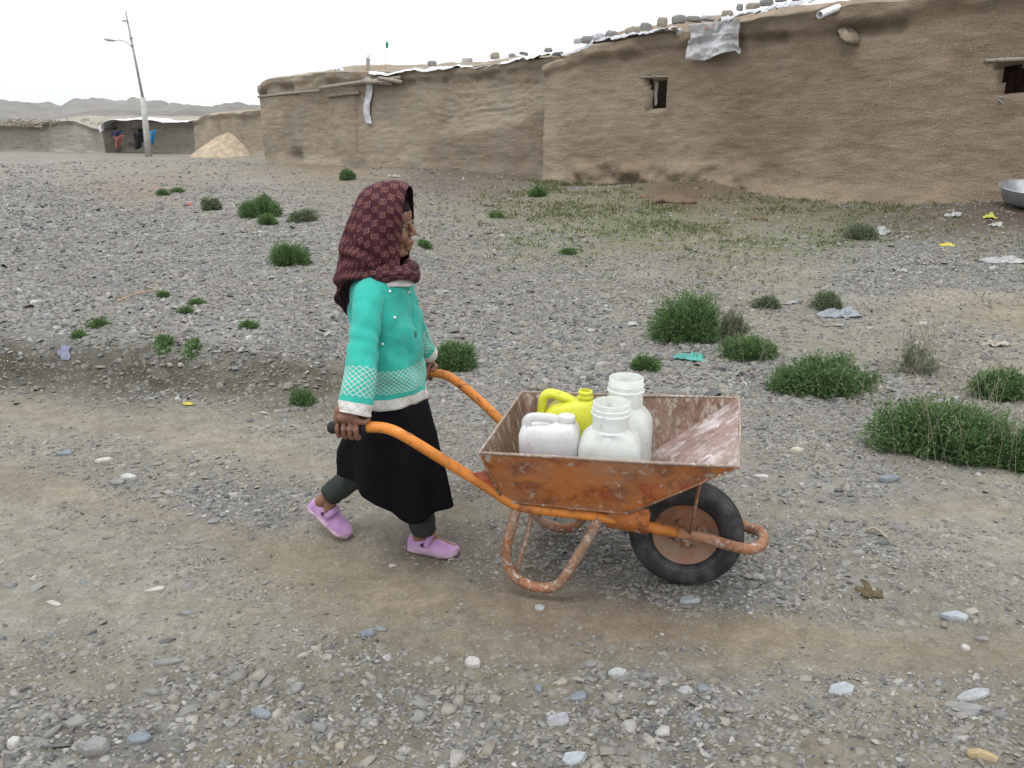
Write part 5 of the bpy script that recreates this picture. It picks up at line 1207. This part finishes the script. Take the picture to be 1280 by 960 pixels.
# ---- sweater
def m_knit():
    N = NT('turquoise_knit'); uv = N.n('ShaderNodeUVMap').outputs[0]; s = N.sep(uv); u, v = s[0], s[1]; P = N.coord('Object')
    teal = N.mix(N.noise(P, 9, 5, .6), (.024, .335, .275), (.045, .46, .38)); white = N.mix(N.noise(P, 30, 4), (.50, .49, .46), (.66, .65, .62))
    rib = N.math('SINE', N.math('MULTIPLY', u, 1500)); row = N.math('SINE', N.math('MULTIPLY', v, 1300))
    wob = N.math('MULTIPLY', N.math('SUBTRACT', N.noise(P, 35, 2), .5), .004)
    def diag(sgn, w, p):
        a = N.math('ADD', N.math('MULTIPLY_ADD', v, sgn, u), wob); f = N.math('ABSOLUTE', N.math('SUBTRACT', N.math('FRACT', N.math('MULTIPLY', a, 1/p)), .5))
        return N.math('LESS_THAN', f, w)
    lat = N.math('MAXIMUM', diag(1.35, .085, .0215), diag(-1.35, .085, .0215))
    band = N.math('MULTIPLY', N.math('GREATER_THAN', v, .652), N.math('LESS_THAN', v, .742)); lat = N.math('MULTIPLY', lat, band)
    trim = N.math('LESS_THAN', N.math('ADD', v, wob), .634)
    zig = N.math('MULTIPLY', N.math('MAXIMUM', diag(1.1, .03, .036), diag(-1.1, .03, .036)), N.math('MULTIPLY', trim, N.math('GREATER_THAN', v, .605)))
    c = N.mix(lat, teal, N.mix(.12, white, teal)); c = N.mix(trim, c, white); c = N.mix(N.math('MULTIPLY', zig, .6), c, (.20, .19, .18))
    h = N.math('ADD', N.math('MULTIPLY', rib, .35), N.math('MULTIPLY', row, .35)); h = N.math('ADD', h, N.math('MULTIPLY', lat, 1.6)); h = N.math('ADD', h, N.math('MULTIPLY', N.noise(P, 120, 3), 1.0))
    return N.done(N.bsdf(c, .9, 0, N.bump(h, .45, .0025), .15, Sheen_Weight=.15))
KNIT = m_knit(); WHK = plain('white_knit', (.54, .53, .51), .9, .15, 60, .2, .5, .003)
def wr_(x, y, z, k=1.0):
    a = math.atan2(y, x); return k*(.0085*float(fbm(a*2.2+z*9, z*11-a*1.5, 12, 3))*2+.0045*math.sin(a*4+z*34)*(1+.0*z))
TRS = [(.595, .022, .118, .150), (.615, .022, .120, .153), (.64, .020, .121, .152), (.70, .020, .118, .148), (.77, .018, .116, .143), (.84, .012, .113, .140), (.90, .004, .109, .142), (.95, .0, .105, .146), (.985, .0, .100, .146), (1.01, 0, .095, .140), (1.03, .0, .086, .126), (1.045, .002, .075, .108), (1.056, .004, .060, .078), (1.06, .004, .050, .055)]
zs = np.concatenate([np.linspace(.595, .98, 44), np.linspace(.985, 1.06, 14)]); T_ = np.array(TRS); rg = []
for z in zs:
    cx, rx, ry = (float(np.interp(z, T_[:, 0], T_[:, k])) for k in (1, 2, 3)); ring = supring(cx, 0, z, rx, ry, 2.25, 72); out = []
    for p in ring:
        d = V3((p.x-cx, p.y, 0)); L_ = d.length; k = wr_(p.x-cx, p.y, z, float(sm(1.05, .98, z))); d.normalize()
        dz = -.012*math.cos(math.atan2(p.y, p.x-cx)-2.4)*float(sm(.75, .60, z))
        k -= .004+.004*float(sm(.9, .7, z)); out.append(V3((p.x+d.x*k, p.y+d.y*k, z+dz)))
    rg.append(out)
def uv_t(i, j, p): return ((j if j <= 71 else 0)/72*.86, zs[i])
mb = MB(); base_n = 72
# open the seam so that the pattern does not smear across it
rg2 = [r_+[r_[0].copy()] for r_ in rg]; n1 = 73; vs = [p for r_ in rg2 for p in r_]
roll = 40
mb.add(vs, [(i*n1+j, i*n1+j+1, (i+1)*n1+j+1, (i+1)*n1+j) for i in range(len(rg2)-1) for j in range(72)], 0, [(j/72*.86, zs[i]) for i in range(len(rg2)) for j in range(n1)])
def sleeve(pts, rads, seed):
    c = catmull(pts, 10); k = len(c); rs = [float(np.interp(i/(k-1), np.linspace(0, 1, len(rads)), rads)) for i in range(k)]; n = 40; vs = []; uv = []; ln = [0]
    for i in range(1, k): ln.append(ln[-1]+(c[i]-c[i-1]).length)
    prev = V3((1, 0, 0))
    for i, p in enumerate(c):
        t = (c[min(i+1, k-1)]-c[max(i-1, 0)]).normalized(); nr = (prev-t*prev.dot(t)).normalized(); prev = nr; b = t.cross(nr)
        for j in range(n+1):
            a = 2*math.pi*(j % n)/n; q = i/(k-1)
            r_ = rs[i]*(1+.045*math.sin(a*2+q*9+seed)+.034*math.sin(q*46+a*2+seed)*sm(.15,.3,q)*(.4+.9*abs(float(vnoise(q*7, a, 3))*2))+.16*float(fbm(a*1.2+seed, q*9, seed, 3))*(1-abs(q-.5))+.05*math.exp(-((q-.48)/.10)**2)*math.sin(q*70+a))
            if q < .0: r_ *= .8
            vs.append(p+nr*(math.cos(a)*r_)+b*(math.sin(a)*r_)); uv.append((2*math.pi*.05*j/n, .598+(ln[-1]-ln[i])))
    n1 = n+1; mb.add(vs, [(i*n1+j, (i+1)*n1+j, (i+1)*n1+j+1, i*n1+j+1) for i in range(k-1) for j in range(n)], 0, uv)
sleeve([(.0, -.070, 1.004), (.002, -.110, .990), (.004, -.146, .945), (.008, -.190, .880), (.012, -.230, .812), (.016, -.276, .730), (.012, -.302, .668), (.010, -.309, .650)], [.044, .049, .049, .047, .047, .049, .051, .049], 2)
sleeve([(.0, .092, 1.012), (.004, .128, 1.000), (.008, .155, .950), (.014, .190, .880), (.022, .216, .812), (.036, .262, .735), (.046, .298, .690), (.048, .307, .676)], [.044, .046, .045, .044, .043, .041, .040, .038], 5)
sw = mb.build('sweater', KNIT, girl, mods=[('SOLIDIFY', dict(thickness=.003, offset=-1))])
swb = BVHTree.FromPolygons([GM @ V3(p) for p in mb.v], mb.f)
def on_cloth(px, py, out=.002):
    d = (at(px, py, 2.7)-V3((0, 0, CAM_H))).normalized(); h = swb.ray_cast(V3((0, 0, CAM_H)), d)
    return (GI @ (h[0]-d*out)) if h[0] is not None else GI @ at(px, py, 2.6)
PEARL = plain('pearl', (.80, .78, .74), .25, .5, 8, .05, 0)
for (px, py) in ((487.5, 364), (493.5, 397), (478, 430), (511, 365)):
    mb = MB(); sphere(mb, on_cloth(px, py), .0046, 12, 8); mb.build('button', PEARL, girl)
mb = MB(); c = on_cloth(519, 418); sphere(mb, c, (.006, .006, .013), 12, 8); mb.build('button', plain('dark_button', (.04, .10, .10), .5), girl)
# white collar
mb = MB(); rg = []
for z, rx, ry, cx in ((1.062, .050, .055, .006), (1.066, .058, .062, .010), (1.060, .074, .082, .012), (1.046, .088, .096, .012), (1.030, .099, .106, .012), (1.026, .101, .108, .012), (1.026, .098, .105, .012)):
    rg.append([V3((p.x, p.y, p.z-.012*max(0, math.cos(math.atan2(p.y, p.x)))+.002*math.sin(6*math.atan2(p.y, p.x)))) for p in supring(cx, 0, z, rx, ry, 2, 60)])
loft(mb, rg, False, False); mb.build('collar', WHK, girl, mods=[('SOLIDIFY', dict(thickness=.003))])

# ---- skirt
N = NT('black_skirt'); P = N.coord('Object'); n = N.noise(P, 26, 4)
SK = N.done(N.bsdf(N.mix(n, (.003, .003, .0042), (.008, .008, .010)), .85, 0, N.bump(N.noise(P, 260, 3), .3, .001), .08))
rg = []; n = 96; K = 40
for i in range(K):
    t = i/(K-1); ring = []
    cx = float(np.interp(t, [0, .35, .7, 1], [.012, .018, .030, .042])); rxf = float(np.interp(t, [0, .2, .45, .75, 1], [.086, .120, .143, .162, .170])); rxb = float(np.interp(t, [0, .2, .45, .75, 1], [.084, .110, .155, .215, .225])); ry = float(np.interp(t, [0, .2, .5, 1], [.108, .140, .150, .135]))
    for j in range(n):
        a = 2*math.pi*j/n; c_, s_ = math.cos(a), math.sin(a); rx = rxf if c_ > 0 else rxb
        zh = .203+.115*sm(.25, -.95, c_)-.0*s_ + .012*math.sin(3*a+1); z = .675+(zh-.675)*t
        fold = t**1.1*(.017*math.sin(7*a+2.5*t)+.013*math.sin(11*a+1.3+t*2)*(.5+.5*s_)+.018*float(fbm(a*2.4, t*3, 6, 3)))
        dr = .020*math.exp(-((a-math.pi*1.62)/.35)**2)*t
        ring.append(V3((cx+(rx+fold)*c_, (ry+fold+dr)*s_, z)))
    rg.append(ring)
mb = MB(); loft(mb, rg, False, False); mb.build('skirt', SK, girl, mods=[('SOLIDIFY', dict(thickness=.004, offset=-1))])

# ---- trousers showing below the skirt
N = NT('grey_green_trousers'); P = N.coord('Object'); n = N.noise(P, 30, 5, .65)
TRM = N.done(N.bsdf(N.mix(n, (.018, .024, .021), (.045, .052, .046)), .9, 0, N.bump(N.noise(P, 140, 3), .4, .002), .15))
mb = MB()
def leg_tube(a, b, r0, r1, seed):
    c = catmull([a, V3(a).lerp(V3(b), .45)+V3((-.004, 0, .003)), b], 12); k = len(c); n = 28; vs = []; prev = V3((1, 0, 0))
    for i, p in enumerate(c):
        t = (c[min(i+1, k-1)]-c[max(i-1, 0)]).normalized(); nr = (prev-t*prev.dot(t)).normalized(); prev = nr; b_ = t.cross(nr); q = i/(k-1)
        for j in range(n):
            aa = 2*math.pi*j/n; r_ = (r0+(r1-r0)*q)*(1+.12*float(fbm(aa*1.5+seed, q*6, seed, 3))+.03*math.sin(q*34+aa*1.0)); vs.append(p+nr*math.cos(aa)*r_+b_*math.sin(aa)*r_)
    mb.add(vs, [(i*n+j, (i+1)*n+j, (i+1)*n+(j+1) % n, i*n+(j+1) % n) for i in range(k-1) for j in range(n)])
leg_tube(KR.lerp(AR, .15), AR+V3((-.002, 0, -.004)), .054, .043, 3); 
mb.build('trouser_leg', TRM, girl, mods=[('SOLIDIFY', dict(thickness=.003, offset=-1))])
mb = MB(); leg_tube(KL.lerp(AL, .05), KL.lerp(AL, .95), .055, .040, 7)
mb.build('trouser_leg', TRM, girl, mods=[('SOLIDIFY', dict(thickness=.003, offset=-1))])

# ---- shoes
N = NT('lilac_rubber'); P = N.coord('Object'); n = N.noise(P, 18, 5, .6); n2 = N.noise(P, 60, 4, .7)
c = N.mix(N.ramp(n, [(.35, 0), (.7, 1)]), (.30, .15, .34), (.43, .26, .46)); pz = N.sep(P)[2]
c = N.mix(N.math('MULTIPLY', N.ramp(pz, [(.0, 1), (.045, 0)]), N.ramp(n2, [(.3, .9), (.7, .2)])), c, (.34, .28, .27))
c = N.mix(N.ramp(n2, [(.5, 0), (.7, .6)]), c, (.36, .30, .30))
LIL = N.done(N.bsdf(c, .6, 0, N.bump(n2, .3, .002), .3)); HOLE = plain('shoe_hole', (.05, .03, .045), .9, .1)
SOLE = plain('dusty_sole', (.42, .30, .36), .85, .2, 30, .3, .5, .002)
def shoe(loc, yaw, pitch, s):
    root = bpy.data.objects.new('shoe', None)
    mb = MB(); st = [(0, .012, .030), (.004, .022, .046), (.02, .030, .056), (.045, .033, .052), (.07, .034, .050), (.09, .036, .056), (.11, .039, .056), (.135, .043, .048), (.16, .043, .038), (.18, .036, .030), (.195, .022, .022), (.202, .008, .014)]
    st = [tuple(np.interp(q, np.linspace(0, 1, len(st)), [w_[k] for w_ in st]) for k in range(3)) for q in np.linspace(0, 1, 34)]; rg = []
    for (x, w_, h) in st:
        ring = []
        for j in range(28):
            a = 2*math.pi*j/28; y, z = math.cos(a), math.sin(a)
            zz = .008+(h-.008)*max(0, z)**.75 if z > 0 else .008*(1-abs(z)**.5)
            bulge = 1.0+.06*(1-abs(z)) ; ring.append(V3((x-.0, w_*y*bulge*(1-.18*max(0, z))+.004*s*math.sin(x*16), zz+.006*max(0, (x-.15)/.05)**2)))
        rg.append(ring)
    loft(mb, rg)
    M_ = Matrix.Translation(loc) @ Matrix.Rotation(yaw, 4, 'Z') @ Matrix.Rotation(pitch, 4, 'Y')
    # strap bridge and opening at the ankle
    mb2 = MB(); tube(mb2, catmull([(.085, -.037, .030), (.092, -.030, .056), (.098, 0, .068), (.092, .030, .056), (.085, .037, .030)], 6), .0085, 10, flat=(.45, 1.4))
    mb.xf(M_); mb2.xf(M_)
    o = mb.build('shoe', LIL, girl, mods=[('SUBSURF', dict(levels=1, render_levels=1))]); mb2.build('strap', LIL, o)
    mb3 = MB(); sphere(mb3, (.072, s*.0342, .034), (.0125, .004, .0085), 16, 8, Matrix.Rotation(R(-8), 3, 'Y')); sphere(mb3, (.072, -s*.0342, .034), (.0125, .004, .0085), 16, 8, Matrix.Rotation(R(-8), 3, 'Y')); mb3.xf(M_); mb3.build('side_opening', HOLE, o)
    mb4 = MB(); rg = []
    for z, k in ((-.004, .96), (0, 1.02), (.008, 1.04), (.010, 1.0)):
        top = [(x, w_*1.06) for x, w_, h in st[::2]]; ring = [V3((x, w_*k, z+.006*max(0, (x-.15)/.05)**2)) for x, w_ in top]+[V3((x, -w_*k, z+.006*max(0, (x-.15)/.05)**2)) for x, w_ in top[::-1]]; rg.append(ring)
    loft(mb4, rg); mb4.xf(M_); mb4.build('sole', SOLE, o)
    bpy.data.objects.remove(root)
shoe((.048, .012, .006), R(-2), R(0), -1)
shoe((-.362, .035, .125), R(-2), R(36), 1)

# ---- headscarf
def m_scarf():
    N = NT('maroon_scarf'); uv = N.n('ShaderNodeUVMap').outputs[0]; s = N.sep(uv); P = N.coord('Object')
    w1 = N.math('MULTIPLY', N.math('SUBTRACT', N.noise(P, 16, 3), .5), .35); w2 = N.math('MULTIPLY', N.math('SUBTRACT', N.noise(P, 19, 3), .5), .35)
    U = N.math('ADD', N.math('MULTIPLY', s[0], 1/.0215), w1); V = N.math('ADD', N.math('MULTIPLY', s[1], 1/.0290), w2)
    par = N.math('MODULO', N.math('ADD', N.math('FLOOR', U), N.math('FLOOR', V)), 2.0); par = N.math('LESS_THAN', N.math('ABSOLUTE', par), .5)
    a = N.math('ABSOLUTE', N.math('MULTIPLY', N.math('SUBTRACT', N.math('FRACT', U), .5), 2/.94)); b = N.math('ABSOLUTE', N.math('MULTIPLY', N.math('SUBTRACT', N.math('FRACT', V), .5), 2/.88))
    c_ = N.math('ABSOLUTE', N.math('MULTIPLY_ADD', a, 2.0, -1.0)); d_ = N.math('ABSOLUTE', N.math('MULTIPLY_ADD', b, 2.0, -1.0))
    q = N.math('POWER', N.math('ADD', N.math('POWER', c_, 4.0), N.math('POWER', d_, 4.0)), .25)
    ring = N.math('MULTIPLY', N.math('GREATER_THAN', q, .56), N.math('LESS_THAN', q, .84))
    gap = N.math('LESS_THAN', N.math('ADD', N.math('MULTIPLY', d_, 1.0), N.math('MULTIPLY', c_, 0.0)), .22); gap = N.math('MULTIPLY', gap, N.math('LESS_THAN', a, .3)); ring = N.math('MULTIPLY', ring, N.math('SUBTRACT', 1.0, gap))
    ring = N.math('MULTIPLY', ring, par)
    base = N.mix(N.noise(P, 8, 4), (.032, .0055, .011), (.058, .011, .020)); ln = N.mix(N.noise(P, 12, 3), (.24, .085, .085), (.32, .16, .12))
    c = N.mix(N.math('MULTIPLY', ring, .85), base, ln)
    return N.done(N.bsdf(c, .75, 0, N.bump(N.noise(P, 240, 3), .3, .001), .25, Sheen_Weight=.03))
SCF = m_scarf(); SIN = plain('scarf_inner', (.045, .012, .018), .9, .1, 20, .2)
AR_ = [((.112, 1.333), (.083, .040, 1.078)), ((.088, 1.347), (.078, .068, 1.062)), ((.050, 1.353), (.055, .086, 1.046)), ((.004, 1.345), (.024, .096, 1.036)), ((-.044, 1.322), (-.014, .104, 1.034)), ((-.070, 1.275), (-.046, .114, 1.040)),
       ((-.095, 1.21), (-.072, .124, 1.036)), ((-.116, 1.13), (-.098, .126, 1.018)), ((-.130, 1.046), (-.120, .108, .982)), ((-.134, .962), (-.126, .075, .940)), ((-.124, .902), (-.120, .028, .900))]
Pp = catmull([V3((p[0], 0, p[1])) for p, e in AR_], 6); Ee = catmull([V3(e) for p, e in AR_], 6); nA = len(Pp); nT = 81; vs = []; uv = []; vlen = 0
for i in range(nA):
    if i: vlen += (Pp[i]-Pp[i-1]).length
    row = []
    for j in range(nT):
        t = 2*j/(nT-1)-1; at_ = abs(t); sg = 1 if t >= 0 else -1; w_ = 1-math.cos(math.pi*at_/2)
        x = Pp[i].x+(Ee[i].x-Pp[i].x)*w_; z = Pp[i].z+(Ee[i].z-Pp[i].z)*w_; q = i/(nA-1)
        y = Ee[i].y*math.sin(math.pi*at_/2)**.72 + .014*math.sin(math.pi*at_)*(1-q*.6)
        if i < 8: y += .006*math.sin(math.pi*at_)
        ang = math.atan2(z-1.05, .08-x); f = .016*float(fbm(t*3+q*3.5, q*4-t*2, 4+(sg > 0), 3))*sm(.15, .6, at_) + (.0055*math.sin(ang*13+1.2)+.004*math.sin(ang*23+4*q))*sm(.30, .62, at_)*sm(.08, .30, q)
        x += f*.5*(-1 if q > .3 else .2); y += f*1.2; row.append(V3((x, sg*y, z)))
    L_ = [0.0]
    for j in range(1, nT): L_.append(L_[-1]+(row[j]-row[j-1]).length)
    mid = L_[nT//2]; vs += row; uv += [((L_[j]-mid)+2.15-.0107, vlen+2.9) for j in range(nT)]
mb = MB(); mb.add(vs, grid_faces(nA, nT).tolist(), 0, [(a, b) for a, b in uv])
mb.m = 0
# folds wrapped round the neck and under the chin
def wrap(cx, cz, rx, ry, r_, tilt, seed, flat):
    k = 72; n = 18; c = [V3((cx+rx*math.cos(a), ry*math.sin(a), cz+tilt*math.cos(a)+.006*math.sin(3*a+seed))) for a in np.linspace(0, 2*math.pi, k+1)]; vs = []; uv = []
    for i in range(k+1):
        a = 2*math.pi*i/k; o_ = V3((math.cos(a), math.sin(a), 0))
        for j in range(n+1):
            b = 2*math.pi*j/n; rr = r_*(1+.22*math.sin(2*b+a*3+seed)+.5*float(fbm(math.cos(a)*3+seed, b*.6+math.sin(a)*3, seed, 3))*(1 if 0 < j < n else 1))
            vs.append(c[i]+o_*(math.cos(b)*rr*flat)+V3((0, 0, math.sin(b)*rr))); uv.append((i/k*.62+1, j/n*.16+1))
    mb.add(vs, [(i*(n+1)+j, (i+1)*(n+1)+j, (i+1)*(n+1)+j+1, i*(n+1)+j+1) for i in range(k) for j in range(n)], 0, uv)
wrap(.022, 1.070, .078, .078, .023, -.010, 1, .85); wrap(.026, 1.052, .086, .092, .020, -.002, 4, 1.0)
sphere(mb, (.100, -.012, 1.066), (.022, .030, .020), 18, 12)
mb.build('headscarf', SCF, girl, mods=[('SOLIDIFY', dict(thickness=.0025, offset=1))])
